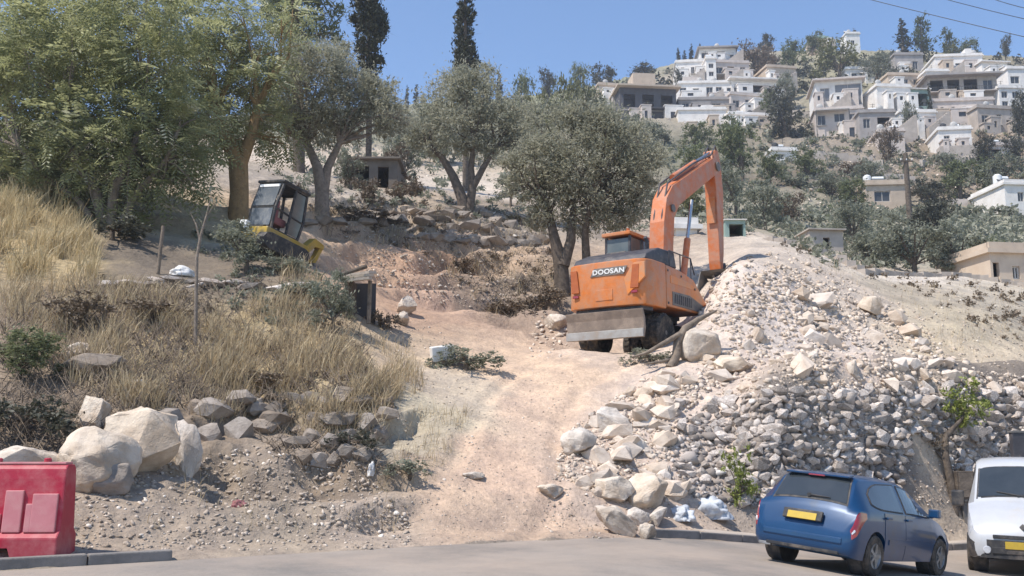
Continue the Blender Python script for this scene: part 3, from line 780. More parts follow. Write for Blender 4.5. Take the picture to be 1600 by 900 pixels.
# the three kinds of trees on the near slope
tree_px('feather_leaf_tree', 'big feathery leaved green tree at the top left, overhanging the dry grass', 'tree', (170, 345, None),
        [[(165, 352, 9), (150, 300, 8), (118, 250, 6), (100, 200, 4)], [(172, 350, 9), (178, 300, 8), (205, 240, 6), (225, 180, 4)], [(180, 352, 7), (215, 300, 5), (260, 250, 4), (280, 200, 3)], [(160, 352, 6), (120, 310, 5), (70, 280, 4), (30, 230, 3)]],
        [(30, 40, 80), (110, 20, 80), (190, 10, 80), (260, 30, 70), (20, 130, 75), (100, 110, 80), (180, 95, 80), (250, 110, 65), (-40, 90, 80), (60, 200, 65), (140, 190, 70), (215, 190, 65), (270, 215, 50), (30, 250, 45), (110, 250, 45), (200, 250, 45), (250, 262, 38), (90, 300, 30), (170, 290, 40), (10, 285, 34), (130, 225, 50), (230, 225, 45), (290, 170, 50), (80, 250, 45), (250, 290, 30), (300, 240, 36), (-60, 200, 70), (150, 335, 26), (200, 330, 24), (300, 285, 22)],
        'leaf_feather', 1.3, .66, 301, 'bark_pale', style='spray', flat=.7, lump=.4, back=2)
tree_px('feather_leaf_tree', 'feathery leaved green tree with a thick ochre trunk beside the yellow digger', 'tree', (372, 342, None),
        [[(372, 348, 17), (374, 300, 15), (372, 250, 16), (352, 212, 12), (340, 170, 8)], [(374, 260, 12), (392, 215, 9), (402, 170, 6)]],
        [(320, 30, 55), (380, 25, 50), (300, 90, 50), (360, 80, 55), (410, 70, 45), (330, 140, 45), (390, 140, 45), (300, 170, 40), (350, 190, 36), (410, 190, 40), (440, 215, 26), (320, 215, 30), (380, 215, 28), (440, 30, 35), (420, 120, 38)],
        'leaf_feather', 1.25, .6, 302, 'bark_ochre', style='spray', flat=.75, lump=.4)
tree_px('pine_tree', 'dark green pine with a dense rounded crown, top left against the sky', 'tree', (470, 250, 62),
        [[(468, 262, 10), (466, 180, 9), (462, 60, 7), (460, -20, 5)]], [(465, 10, 45), (500, 40, 30), (440, 35, 35), (480, -30, 50), (430, -10, 40), (460, 55, 28), (520, 15, 18), (515, 52, 15)],
        'leaf_pine', 1.0, .42, 303, 'bark', ratio=.22, up=.5)
for lab, b, cl, sd in (
        ('tall dark cypress, wider and nearer one of the two against the sky', (577, 215, 66), [(575, 160, 12), (574, 130, 13), (576, 104, 17), (576, 78, 20), (577, 55, 23), (580, 32, 25), (577, 10, 24), (575, -15, 24), (575, -40, 22), (574, -64, 17), (574, -85, 10), (598, 40, 8), (596, 95, 7)], 304),
        ('tall slim dark cypress, right one of the two against the sky', (728, 200, 74), [(728, 150, 13), (728, 122, 15), (726, 98, 18), (727, 78, 18), (728, 55, 16), (727, 32, 15), (726, 10, 13), (725, -14, 12), (724, -38, 9), (742, 100, 9)], 305)):
    tree_px('cypress_tree', lab, 'tree', b, [[(b[0], b[1], 5), (b[0], b[1] - 60, 5), (b[0] - 1, 60, 3), (b[0] - 2, -30, 1.5)]], cl, 'leaf_cypress', 3.2, .30, sd, ratio=.35, up=0, droop=-1.5, flat=1.2, lump=.22, grow=1.15, back=2)
tree_px('olive_tree', 'grey green olive tree behind the yellow digger, leftmost of the olives', 'tree', (503, 335, None),
        [[(503, 342, 13), (503, 300, 11), (496, 262, 8), (480, 225, 6)], [(504, 300, 10), (512, 262, 7), (530, 225, 5)]],
        [(450, 120, 45), (500, 110, 45), (550, 130, 42), (420, 160, 38), (470, 170, 42), (520, 165, 45), (575, 165, 38), (610, 175, 30), (455, 205, 30), (500, 205, 32), (550, 200, 32), (600, 200, 25), (470, 90, 30), (520, 88, 25), (595, 145, 28), (400, 190, 24)],
        'leaf_olive', 1.7, .16, 306, 'bark_pale', ratio=.3)
tree_px('olive_tree', 'grey green olive tree with a forked dark trunk on the terrace, middle olive', 'tree', (727, 332, None),
        [[(726, 338, 10), (722, 310, 9), (708, 275, 7), (690, 245, 5), (668, 225, 3)], [(729, 336, 9), (738, 295, 7), (736, 262, 5), (740, 225, 4)], [(735, 300, 6), (755, 262, 5), (775, 230, 3)]],
        [(690, 160, 40), (730, 140, 38), (770, 160, 38), (660, 195, 30), (705, 200, 36), (750, 200, 38), (790, 205, 32), (720, 120, 24), (760, 125, 24), (680, 230, 22), (770, 235, 24), (805, 180, 26), (810, 225, 20), (650, 215, 18), (725, 225, 24)],
        'leaf_olive', 1.7, .20, 307, 'bark', ratio=.3)
tree_px('olive_tree', 'large bushy olive tree left of the orange excavator', 'tree', (882, 445, 33.5),
        [[(880, 455, 13), (876, 410, 12), (866, 370, 8), (858, 335, 6)], [(880, 415, 10), (892, 375, 8), (894, 335, 5)], [(918, 448, 8), (916, 400, 7), (914, 365, 6), (920, 330, 4)]],
        [(880, 215, 50), (930, 200, 48), (975, 225, 42), (835, 245, 42), (900, 260, 52), (955, 270, 48), (1000, 265, 34), (820, 290, 32), (860, 300, 40), (915, 310, 42), (965, 315, 38), (1005, 300, 30), (850, 335, 24), (900, 340, 28), (945, 345, 26), (900, 180, 30), (950, 185, 28), (800, 255, 18), (1020, 245, 22), (985, 340, 20)],
        'leaf_olive', 1.8, .15, 308, 'bark', ratio=.3)

# ------------------------------------------------------------------ shared bushes and far trees
def bush_mesh(kind, seed, mat, leaf=.11, n=10):
    """crown of unit size standing on z=0"""
    rr = random.Random(seed); cl = []
    if kind == 'round':
        for _ in range(n): a = rr.uniform(0, 6.3); q = rr.random() ** .6 * .34; cl.append((Vector((math.cos(a) * q, math.sin(a) * q, rr.uniform(.2, .78))), rr.uniform(.13, .24)))
    elif kind == 'tall':
        for i in range(n): z = .2 + .72 * i / n; cl.append((Vector((rr.gauss(0, .09), rr.gauss(0, .09), z)), rr.uniform(.16, .24) * (1.15 - .5 * z)))
    elif kind == 'cypress':
        for i in range(n): z = .08 + .88 * i / n; cl.append((Vector((rr.gauss(0, .006), rr.gauss(0, .006), z)), .105 * (1.05 - .85 * abs(z - .35) / .65)))
    elif kind == 'spread':
        for _ in range(n): a = rr.uniform(0, 6.3); q = rr.random() ** .5 * .42; cl.append((Vector((math.cos(a) * q, math.sin(a) * q, rr.uniform(.12, .4) * (1.2 - q))), rr.uniform(.10, .19)))
    return crown('crown', cl, mat, 1.5 if kind != 'cypress' else 2.2, leaf, seed, ratio=.42, parent=False, flat=1.0), cl
def stem_mesh(cl, mat, seed, r=.03):
    rr = random.Random(seed); mb = MB(); top = Vector((0, 0, .3))
    mb.tube([(0, 0, -.12), (0, 0, .12), top], [r * 1.2, r, r * .7], 6)
    for c, q in cl: mb.tube([top * .6, top.lerp(c, .6), c], [r * .5, r * .3, r * .1], 4)
    return mb.mesh('trunk', M[mat], 60)
KIND = {}
for nm, kind, mat, leaf, n in (('round_green', 'round', 'leaf_green', .055, 12), ('round_sage', 'round', 'leaf_sage', .05, 12), ('round_dark', 'round', 'leaf_dark', .055, 12), ('round_yellow', 'round', 'leaf_yellow', .055, 12),
                               ('round_brown', 'round', 'leaf_brown', .055, 12), ('pine', 'tall', 'leaf_pine', .06, 10), ('cypress', 'cypress', 'leaf_cypress', .05, 14), ('spread_sage', 'spread', 'leaf_sage', .06, 14), ('spread_brown', 'spread', 'leaf_brown', .06, 14), ('spread_dark', 'spread', 'leaf_dark', .06, 14), ('spread_green', 'spread', 'leaf_green', .06, 14), ('lime', 'tall', 'leaf_lime', .07, 9)):
    KIND[nm] = []
    for v in range(2):
        me, cl = bush_mesh(kind, 700 + len(KIND) * 7 + v, mat, leaf, n); KIND[nm].append((me, stem_mesh(cl, 'bark', 60 + v)))
_vc = [0]
def plant(name, kind, label, cat, px, py, Y, w, h, group=None):
    """px,py of the foot; w,h in pixels of the photograph"""
    if Y is None: p = hit(px, py); k = p.y / F
    else:
        p = at(px, py, Y); k = Y / F; top = at(px, py - h, Y).z; p.z = min(p.z, ground_z(p.x, p.y) + .05 * h * k); h = max(h, (top - p.z) / k)
    _vc[0] += 1; me, st = KIND[kind][_vc[0] % 2]
    t = thing(name, label, cat, p, (0, 0, random.uniform(0, 6.28)), group)
    s = (w * k / .95, w * k / .95, h * k / .95)
    if kind == 'cypress': s = (w * k / .21, w * k / .21, h * k)
    link('trunk', st, t, scale=s); link('crown', me, t, scale=s)
    return t
# bushes on the near slope
plant('bush', 'round_green', 'dark green bush at the left edge, above the dead dark brush', 'bush', 30, 592, None, 130, 80)
plant('bush', 'spread_dark', 'dead dark brown brush at the left edge below the green bush', 'bush', 40, 680, None, 170, 110)
plant('bush', 'spread_sage', 'grey green bush beside the white block, in the middle of the slope', 'bush', 728, 578, None, 120, 74)
plant('bush', 'round_sage', 'grey green bush hiding the foot of the yellow digger', 'bush', 385, 428, None, 120, 92)
plant('bush', 'spread_sage', 'low grey green brush under the yellow digger body', 'bush', 440, 428, None, 110, 56)
plant('bush', 'round_sage', 'tall grey green bush in front of the timber shed ruin', 'bush', 520, 520, None, 95, 105)
plant('bush', 'spread_dark', 'dark shaded bush under the big feathery tree', 'bush', 175, 375, None, 130, 80)
plant('bush', 'spread_brown', 'dry brown brush on the bank left of the large olive trunk', 'bush', 800, 492, None, 90, 46)
plant('bush', 'spread_brown', 'dry brown brush at the foot of the large olive trunk', 'bush', 852, 480, None, 90, 64)
plant('bush', 'spread_brown', 'dry brown brush overhanging the orange dirt cutting', 'bush', 725, 424, None, 70, 40)
plant('bush', 'spread_dark', 'dark brush on the terrace left of the large olive trunk', 'bush', 815, 352, None, 80, 40)
plant('bush', 'spread_sage', 'sparse grey weeds on the left verge of the dirt track', 'bush', 640, 745, None, 100, 50)
plant('bush', 'spread_sage', 'dry grey brush in front of the excavator wheels, around the fallen branch', 'bush', 1015, 568, None, 90, 46)
plant('bush', 'spread_brown', 'dry brush on the terrace wall below the middle olive', 'bush', 585, 352, None, 110, 44)
plant('bush', 'spread_brown', 'reddish dry bush in front of the ruined stone hut', 'bush', 640, 302, None, 60, 50)
plant('bush', 'round_brown', 'brown dry bush on the left bank below the stone terrace', 'bush', 130, 520, None, 110, 70)
plant('bush', 'spread_brown', 'dry grey brown brush in the dry grass under the sapling', 'bush', 240, 500, None, 130, 60)
plant('bush', 'spread_brown', 'dry brown brush over the left end of the ruined wall', 'bush', 420, 610, None, 120, 60)
plant('bush', 'spread_dark', 'dark dry brush over the right end of the ruined wall', 'bush', 545, 700, None, 90, 60)
plant('bush', 'spread_sage', 'grey brush on the left bank under the shed ruin', 'bush', 470, 470, None, 110, 60)
plant('bush', 'round_brown', 'brown dry bush on the terrace right of the leftmost olive', 'bush', 575, 320, None, 60, 46)
plant('bush', 'spread_dark', 'dark low bush right of the leftmost olive trunk', 'bush', 540, 335, None, 60, 28)
plant('green_shrub', 'lime', 'bright green shrub growing out of the stone bank left of the blue car', 'shrub', 1158, 792, None, 62, 92)
plant('green_shrub', 'spread_green', 'low green weed sprouting at the left edge above the boulders', 'shrub', 20, 560, None, 80, 40)
# the young tree in the stone bank behind the white van: a bare dark stem and a bright green head
p = hit(1490, 786); k = p.y / F
t = thing('young_tree', 'young tree with bare dark stem and bright green head in the stone bank', 'tree', p)
mb = MB(); mb.tube([(0, 0, -.3), (-.02, .0, .5), (-.08, .05, 1.0), (-.02, .12, 1.5), tuple((hit(1495, 645) - p) * .93 + Vector((0, -.3, 0))), tuple(hit(1497, 630) - p + Vector((0, -.3, 0)))], [.11, .10, .085, .07, .04, .02], 8)
mb.tube([(-.06, .05, .9), (-.25, .1, 1.15), (-.38, .25, 1.4)], [.05, .035, .01], 6); mb.build('trunk', M['bark'], t, smooth=60)
pc = hit(1497, 640) - p + Vector((0, -.35, 0))
crown('crown', [(pc + Vector(((px - 1497) * k, dy, (640 - py) * k)), r * k) for px, py, r, dy in ((1495, 622, 24, 0), (1480, 637, 20, .1), (1512, 640, 22, -.1), (1500, 655, 20, 0), (1474, 612, 14, .1), (1505, 598, 16, 0), (1532, 628, 13, 0), (1490, 662, 15, -.1))], 'leaf_lime', 1.3, .12, 331, parent=t, up=.3)
crown('dead_leaves', [(Vector(((px - 1490) * k, .05, (786 - py) * k)), r * k) for px, py, r in ((1468, 688, 16), (1480, 700, 12), (1500, 750, 13))], 'leaf_brown', .8, .09, 332, parent=t)
# thin pale sapling in front of the dry grass
p = hit(306, 540); k = p.y / F
t = thing('sapling', 'thin pale leafless sapling standing alone in the dry grass', 'sapling', p)
q = lambda px, py, dy=0: Vector(((px - 306) * k, dy, (540 - py) * k))
MB().tube([q(306, 550), q(303, 480), q(300, 400), q(304, 365), q(312, 330), q(318, 295)], [.045, .042, .038, .03, .02, .008], 7).tube([q(303, 370), q(296, 345), q(285, 325)], [.025, .018, .006], 5).tube([q(310, 335), q(322, 315), q(330, 308)], [.014, .01, .004], 5).build('trunk', M['bark_pale'], t, smooth=60)
crown('crown', [(q(300, 330), .3), (q(320, 300), .28), (q(330, 312), .2)], 'leaf_sage', .12, .13, 335, parent=t)

# dry grass: long bent blades
def grass(name, label, areas, mat, seed):
    g_ = np.random.default_rng(seed); P = []; Hh = []
    for poly, n, h in areas:
        q_ = hits(*scatter(poly, n, seed + len(P))); cl = vnoise(q_[:, 0] * 1.3, q_[:, 1] * 1.3, seed) * .6 + vnoise(q_[:, 0] * 4, q_[:, 1] * 4, seed + 1) * .4
        keep = cl + g_.normal(0, .10, len(cl)) > .47
        P.append(q_[keep]); Hh.append((h * (.30 + cl * 1.2) * g_.uniform(.6, 1.3, len(cl)))[keep])
    P = np.concatenate(P); h = np.concatenate(Hh); n = len(P)
    a = g_.uniform(0, 6.3, n); w = np.stack([np.cos(a), np.sin(a), 0 * a], 1) * (h * g_.uniform(.012, .026, n))[:, None]
    ln = np.stack([g_.normal(.15, .3, n), g_.normal(-.12, .3, n), 0 * a], 1) * h[:, None]; up = np.array([0, 0, 1.0]) * h[:, None]
    P = P - np.array([0, 0, .04])
    m = P + up * .55 + ln * .3; tp = P + up * .95 + ln * .95
    V = np.stack([P - w, P + w, m + w * .8, m - w * .8, tp + w * .3, tp - w * .3], 1).reshape(-1, 3)
    i = np.arange(n)[:, None] * 6
    Q = np.concatenate([i + np.array([[0, 1, 2, 3]]), i + np.array([[3, 2, 4, 5]])])
    T = np.repeat(g_.uniform(0, 1, n), 6)
    o = link(name, np_mesh(name, V, Q, M[mat], {'tint': T})); tag(o, label, 'grass', kind='stuff')
grass('tall_dry_grass', 'tall golden dry grass at the left edge', [([(-60, 290), (60, 300), (120, 340), (155, 400), (150, 440), (-60, 440)], 6500, .55)], 'straw_gold', 71)
grass('dry_grass', 'pale dry grass covering the left bank', [([(0, 440), (150, 440), (300, 470), (480, 470), (560, 520), (640, 600), (600, 650), (420, 650), (200, 640), (100, 600), (0, 520)], 15500, .42), ([(300, 620), (600, 620), (600, 690), (480, 690), (300, 660)], 1200, .35), ([(540, 530), (640, 540), (665, 610), (600, 640)], 1500, .36), ([(420, 380), (480, 400), (520, 480), (440, 460)], 700, .4)], 'straw', 72)
grass('weeds', 'thin dry weeds scattered over the terraces and verges', [([(480, 320), (860, 330), (870, 480), (760, 500), (690, 420), (500, 370)], 2600, .35), ([(600, 640), (740, 640), (680, 760), (600, 770)], 900, .22), ([(1200, 380), (1620, 440), (1620, 590), (1500, 560)], 1900, .25), ([(100, 700), (640, 720), (640, 840), (120, 840)], 700, .2)], 'straw', 73)
# dead twigs and stalks
M['twig'] = M['dead_wood']
def twigs(name, label, poly, n, L_, seed, cat='brush'):
    g_ = np.random.default_rng(seed); P = hits(*scatter(poly, n, seed)); a = g_.uniform(0, 6.3, n); d = unit(np.stack([np.cos(a), np.sin(a), g_.uniform(.1, 1.8, n)], 1)) * (L_ * g_.uniform(.4, 1.2, n))[:, None]
    s = unit(np.cross(d, g_.normal(0, 1, (n, 3)))) * .012; s2 = unit(np.cross(d, s)) * .012
    V = np.stack([P + s, P - s * .5 + s2, P - s * .5 - s2, P + d], 1).reshape(-1, 3); i = np.arange(n)[:, None] * 4
    o = link(name, np_mesh(name, V, np.concatenate([i + np.array([[0, 1, 3]]), i + np.array([[1, 2, 3]]), i + np.array([[2, 0, 3]])]), M['dead_wood'])); tag(o, label, cat, kind='stuff')
twigs('dead_brush', 'dead grey brown twigs and stalks in the dry slopes', [(0, 470), (200, 440), (330, 480), (330, 600), (60, 720), (0, 700)], 2200, .6, 81)
twigs('dead_brush', 'dead brown brush on the bank behind the dirt track', [(700, 400), (860, 370), (880, 480), (800, 500), (740, 470)], 500, .45, 82)
twigs('dead_brush', 'dry grey brown brush over the terrace below the olives', [(480, 310), (700, 320), (870, 340), (870, 400), (700, 400), (500, 370)], 700, .4, 84)
twigs('dead_brush', 'dry grey stalks mixed into the grass of the left bank', [(150, 440), (480, 440), (560, 520), (620, 640), (300, 650), (100, 600)], 2000, .6, 85)
twigs('dead_brush', 'dead stalks in the ruined terrace wall', [(280, 600), (600, 600), (600, 740), (470, 740)], 700, .4, 83)

# fallen branch on the rubble in front of the excavator
p = hit(1050, 572); k = p.y / F
q = lambda px, py, dy=0: Vector(((px - 1050) * k, dy, (572 - py) * k))
t = thing('fallen_branch', 'forked dead grey brown branch lying on the rubble beside the excavator wheels', 'branch', p)
MB().tube([q(1046, 576, -.05), q(1058, 556, .1), q(1062, 532, .2), q(1076, 510, .3), q(1100, 494, .5), q(1132, 478, .7)], [.12, .11, .10, .09, .07, .03], 8).build('limb', M['dead_wood'], t, smooth=60)
MB().tube([q(1066, 520, .2), q(1040, 535, .0), q(1010, 552, -.2), q(985, 560, -.3)], [.07, .06, .045, .02], 7).tube([q(1055, 560, .1), q(1030, 566, -.1), q(1005, 570, -.25)], [.05, .04, .015], 6).build('fork', M['dead_wood'], t, smooth=60)
# ------------------------------------------------------------------ vehicles
M['paint_blue'] = pm('paint_blue', (0.003, 0.038, 0.108), (0.004, 0.044, 0.122), scale=2, rough=0.35, spec=0.4, coat=0.45, metal=0.1, dirt=(0.03, 0.045, 0.07), dirtscale=2.2, dirtamt=0.25)
M['paint_white'] = pm('paint_white', (0.50, 0.50, 0.505), (0.45, 0.45, 0.45), scale=2, rough=0.35, spec=0.5, coat=0.5, dirt=(0.5, 0.45, 0.38), dirtscale=1.8, dirtamt=0.3)
M['car_glass'] = pm('car_glass', (0.028, 0.034, 0.038), (0.04, 0.046, 0.05), scale=2, rough=0.06, spec=0.6, coat=0.4)
M['trim_black'] = pm('trim_black', (0.03, 0.03, 0.033), (0.05, 0.048, 0.046), scale=8, rough=0.6, bump=0.1, bscale=60, dirt=(0.16, 0.13, 0.105), dirtscale=4, dirtamt=0.45)
M['tyre'] = pm('tyre', (0.028, 0.027, 0.026), (0.05, 0.046, 0.042), scale=6, rough=0.9, bump=0.4, bscale=40, dirt=(0.21, 0.165, 0.125), dirtscale=5, dirtamt=0.55)
M['rim'] = pm('rim', (0.32, 0.32, 0.32), (0.22, 0.21, 0.2), scale=8, rough=0.45, metal=0.5, dirt=(0.16, 0.13, 0.1), dirtscale=6, dirtamt=0.5)
M['lamp_red'] = pm('lamp_red', (0.30, 0.006, 0.015), (0.2, 0.005, 0.012), scale=12, rough=0.15, spec=0.6, coat=0.6)
M['lamp_clear'] = pm('lamp_clear', (0.55, 0.56, 0.58), (0.4, 0.41, 0.43), scale=12, rough=0.12, spec=0.7, coat=0.8)
M['plate_yellow'] = pm('plate_yellow', (0.50, 0.34, 0.04), (0.42, 0.29, 0.045), scale=8, rough=0.45)
M['plate_white'] = pm('plate_white', (0.62, 0.56, 0.46), (0.5, 0.43, 0.35), scale=8, rough=0.5)

def place(o, x, y, head):
    """stand a vehicle on the sloping street; head = heading in the plan"""
    g = float(road_z(x + .3) - road_z(x - .3)) / .6
    up = Vector((-g, 0, 1)).normalized(); X = Vector((head[0], head[1], 0)); X = (X - up * X.dot(up)).normalized(); Yv = up.cross(X)
    o.location = (x, y, float(road_z(x)))
    o.rotation_euler = Matrix((X, Yv, up)).transposed().to_euler()

class Body:
    """car body from cross sections: x, zb, wb, wm, zm, wbelt, zbelt, wr, zr"""
    def __init__(s, st, x0, crown=.03): s.st = np.array(st, float); s.x0 = x0; s.crown = crown
    def par(s, x): return [np.interp(x, s.st[:, 0], s.st[:, i]) for i in range(1, 9)]
    def ring(s, x):
        zb, wb, wm, zm, wbt, zbt, wr, zr = s.par(x)
        return [(0, zb), (wb, zb), (wm * .985, zb + (zm - zb) * .42), (wm, zm), (wm * .55 + wbt * .45 + .004, zm + (zbt - zm) * .6), (wbt, zbt), (wr, max(zbt + .01, zr - .045)), (wr - .07, max(zbt + .015, zr - .006)), (wr * .5, zr + s.crown * .7), (0, zr + s.crown)]
    def mesh(s):
        xs = sorted(set(list(s.st[:, 0]))); rows = []
        for x in xs:
            r = s.ring(x); full = [(y, z) for y, z in r] + [(-y, z) for y, z in r[-2:0:-1]]
            rows.append([(x - s.x0, y, z) for y, z in full])
        n = len(rows[0]); vs = [p for r in rows for p in r]; fs = []
        for i in range(len(rows) - 1):
            for j in range(n): fs.append((i * n + j, i * n + (j + 1) % n, (i + 1) * n + (j + 1) % n, (i + 1) * n + j))
        fs.append(list(range(n))); fs.append([(len(rows) - 1) * n + j for j in range(n)])
        return MB().add(vs, fs)
    def side(s, x, j, sg, off=0.0):
        r = s.ring(x); j0 = min(int(j), len(r) - 2); f = j - j0
        y = r[j0][0] * (1 - f) + r[j0 + 1][0] * f; z = r[j0][1] * (1 - f) + r[j0 + 1][1] * f
        ny, nz = r[j0 + 1][1] - r[j0][1], -(r[j0 + 1][0] - r[j0][0]); l = math.hypot(ny, nz) + 1e-9
        return Vector((x - s.x0, sg * (y + off * ny / l), z + off * nz / l))
    def patch(s, xs, jl, jh, sg, off, m=5, thick=None):
        """panel lying on the side between two j curves (numbers or functions of x)"""
        L_ = jl if callable(jl) else (lambda x: jl); H_ = jh if callable(jh) else (lambda x: jh)
        rows = [[s.side(x, L_(x) + (H_(x) - L_(x)) * k / m, sg, off) for k in range(m + 1)] for x in xs]
        mb = MB().grid(rows)
        if thick:
            inn = [[s.side(x, L_(x) + (H_(x) - L_(x)) * k / m, sg, -.01) for k in range(m + 1)] for x in xs]
            mb.grid([rows[0], inn[0]]); mb.grid([rows[-1], inn[-1]]); mb.grid([[r[0] for r in rows], [r[0] for r in inn]]); mb.grid([[r[-1] for r in rows], [r[-1] for r in inn]])
        return mb
    def top(s, x, u, off=0.0, inset=.03):
        zb, wb, wm, zm, wbt, zbt, wr, zr = s.par(x); y = u * (wr - inset); r = s.ring(x)
        yy = [q[0] for q in r[9:5:-1]]; zz = [q[1] for q in r[9:5:-1]]
        z = float(np.interp(abs(y), yy, zz)); dx = .01; z2 = s.par(x + dx)[7]; z1 = s.par(x - dx)[7]; sl = (z2 - z1) / (2 * dx); l = math.hypot(sl, 1)
        return Vector((x - s.x0 - off * sl / l, y, z + off / l))
    def toppatch(s, xs, off, inset=.03, m=10, u0=-1, u1=1):
        return MB().grid([[s.top(x, u0 + (u1 - u0) * k / m, off, inset) for k in range(m + 1)] for x in xs])

def apply_bool(o, cutters):
    for c in cutters:
        md = o.modifiers.new('cut', 'BOOLEAN'); md.operation = 'DIFFERENCE'; md.object = c; md.solver = 'EXACT'
    dg = bpy.context.evaluated_depsgraph_get(); dg.update()
    me = bpy.data.meshes.new_from_object(o.evaluated_get(dg)); o.modifiers.clear(); o.data = me
    for c in cutters: bpy.data.objects.remove(c)
def wheel(parent, x, y, r, w, sg, spokes=5):
    wp = MB().lathe([(r * .6, -w * .15), (r * .63, -w * .5), (r * .9, -w * .52), (r, -w * .40), (r, w * .40), (r * .9, w * .52), (r * .63, w * .5), (r * .6, w * .15)], (x, y, r), 'y', 28).build('wheel', M['tyre'], parent, smooth=40)
    k = sg * w * .5
    rm = MB().lathe([(r * .635, -.02), (r * .64, k * .9), (r * .60, k * 1.0), (r * .56, k * .75), (r * .2, k * .55), (r * .16, k * .9), (0.001, k * .95)], (x, y, r), 'y', 28)
    for i in range(spokes):
        a = 2 * math.pi * i / spokes
        rm.box((x + math.cos(a) * r * .36, y + k * .82, r + math.sin(a) * r * .36), (r * .5, .02, r * .16), (0, -a, 0))
    rm.build('rim', M['rim'], wp, smooth=35)
    return wp

def car(name, label, cat, st, L_, wheels, wr, paint, spec):
    t = thing(name, label, cat)
    B = Body(st, L_ / 2, spec.get('crown', .03)); o = B.mesh().build('body', M[paint], t)
    cut = []
    for x in wheels:
        for sg in (-1, 1):
            cut.append(MB().lathe([(wr * 1.17, -.2), (wr * 1.17, .25)], (x - L_ / 2, sg * (spec['w'] - .08), wr * 1.03), 'y', 32).build('cutter', M['trim_black']))
    apply_bool(o, cut); o.data.materials.clear(); o.data.materials.append(M[paint]); o.data.shade_smooth(); o.data.set_sharp_from_angle(angle=R(32))
    for x in wheels:
        for sg in (-1, 1):
            MB().lathe([(wr * 1.15, -.10), (wr * 1.15, .10)], (x - L_ / 2, sg * (spec['w'] - .19), wr * 1.03), 'y', 24).build('wheel_well', M['trim_black'], t)
            wheel(t, x - L_ / 2, sg * (spec['w'] - .10), wr, .19, sg)
    for sg in (-1, 1):
        for nm, x0, x1 in spec['doors']:
            d = B.patch(np.linspace(x0, x1, 9), 1.15, 4.98, sg, .007, 8, thick=True).build(nm, M[paint], t, smooth=40)
            hx = x0 + .10; h = B.side(hx, 4.5, sg, .03)
            MB().box(h, (.17, .03, .035)).build('door_handle', M[spec.get('handle', paint)], d, bevel=.008)
        for nm, xs, lo, hi in spec['panes']:
            B.patch(np.linspace(xs[0], xs[-1], 9), lambda x: np.interp(x, xs, lo) - .03, lambda x: np.interp(x, xs, hi) + .03, sg, .009, 4, thick=True).build('window_frame', M['trim_black'], t)
            B.patch(np.linspace(xs[0] + .02, xs[-1] - .02, 9), lambda x: np.interp(x, xs, lo) + .01, lambda x: np.interp(x, xs, hi) - .01, sg, .0125, 4).build('window', M['car_glass'], t)
    for nm, x0, x1, ins in spec['screens']:
        B.toppatch(np.linspace(x0 - .02, x1 + .02, 7), .006, ins - .025).build('screen_frame', M['trim_black'], t)
        B.toppatch(np.linspace(x0, x1, 7), .011, ins).build(nm, M['car_glass'], t, smooth=60)
    return t, B

HB = [(0.00, .36, .50, .62, .46, .60, .54, .52, .56), (.02, .31, .66, .74, .48, .71, .60, .60, .62), (.06, .27, .72, .795, .50, .755, .70, .66, .72), (.11, .25, .75, .815, .52, .775, .84, .67, .86),
      (.15, .24, .77, .822, .54, .785, .90, .665, .935), (.22, .23, .78, .826, .55, .79, .915, .645, 1.03), (.42, .22, .79, .83, .55, .80, .925, .585, 1.33), (.50, .22, .79, .832, .55, .80, .925, .575, 1.385), (.58, .22, .79, .832, .55, .80, .925, .575, 1.395), (.95, .22, .79, .835, .55, .802, .925, .58, 1.415),
      (1.5, .22, .79, .835, .55, .80, .92, .58, 1.42), (1.95, .22, .79, .835, .55, .80, .915, .575, 1.40), (2.2, .22, .79, .835, .55, .80, .91, .57, 1.355), (2.88, .22, .79, .83, .55, .785, .88, .655, .935), (2.98, .22, .79, .828, .55, .775, .87, .66, .90),
      (3.3, .22, .78, .815, .54, .74, .80, .62, .835), (3.55, .23, .75, .79, .52, .69, .71, .57, .745), (3.72, .25, .70, .74, .48, .63, .62, .50, .645), (3.80, .28, .62, .66, .44, .56, .54, .44, .56), (3.83, .32, .52, .55, .42, .48, .49, .38, .505)]
hspec = dict(w=.835, doors=[('rear_door', .98, 1.70), ('front_door', 1.715, 2.72)],
             panes=[('w', [.62, .80, 1.0, 1.66], [5.25, 5.12, 5.08, 5.06], [5.55, 5.8, 5.88, 5.93]), ('w', [1.76, 2.2, 2.5, 2.74], [5.06, 5.06, 5.08, 5.12], [5.93, 5.90, 5.80, 5.55])],
             screens=[('rear_window', .20, .455, .075), ('windscreen', 2.24, 2.84, .07)])
t, B = car('parked_car', 'dark blue hatchback with yellow rear number plate parked by the stone bank', 'car', HB, 3.83, (.70, 3.14), .295, 'paint_blue', hspec)
for sg in (-1, 1):
    tl = B.patch(np.linspace(.035, .36, 8), lambda x: np.interp(x, [.035, .1, .36], [3.3, 3.4, 4.3]), lambda x: np.interp(x, [.035, .1, .36], [4.9, 4.97, 4.8]), sg, .016, 5, thick=True).build('tail_light', M['lamp_red'], t, smooth=50)
    B.patch(np.linspace(.035, .06, 3), 4.0, 4.35, sg, .022, 3, thick=True).build('reversing_lamp', M['lamp_clear'], tl, smooth=50)
    B.patch(np.linspace(3.45, 3.74, 6), 4.1, 5.1, sg, .012, 5, thick=True).build('headlight', M['lamp_clear'], t, smooth=50)
    mb = MB().box((2.62 - 1.915, sg * .90, .99), (.11, .17, .13)); mb.box((2.66 - 1.915, sg * .82, .93), (.06, .10, .04)); mb.build('mirror', M['paint_blue'], t, bevel=.02)
    B.patch(np.linspace(1.10, 2.74, 12), 2.55, 2.95, sg, .018, 2, thick=True).build('side_strip', M['paint_blue'], t)
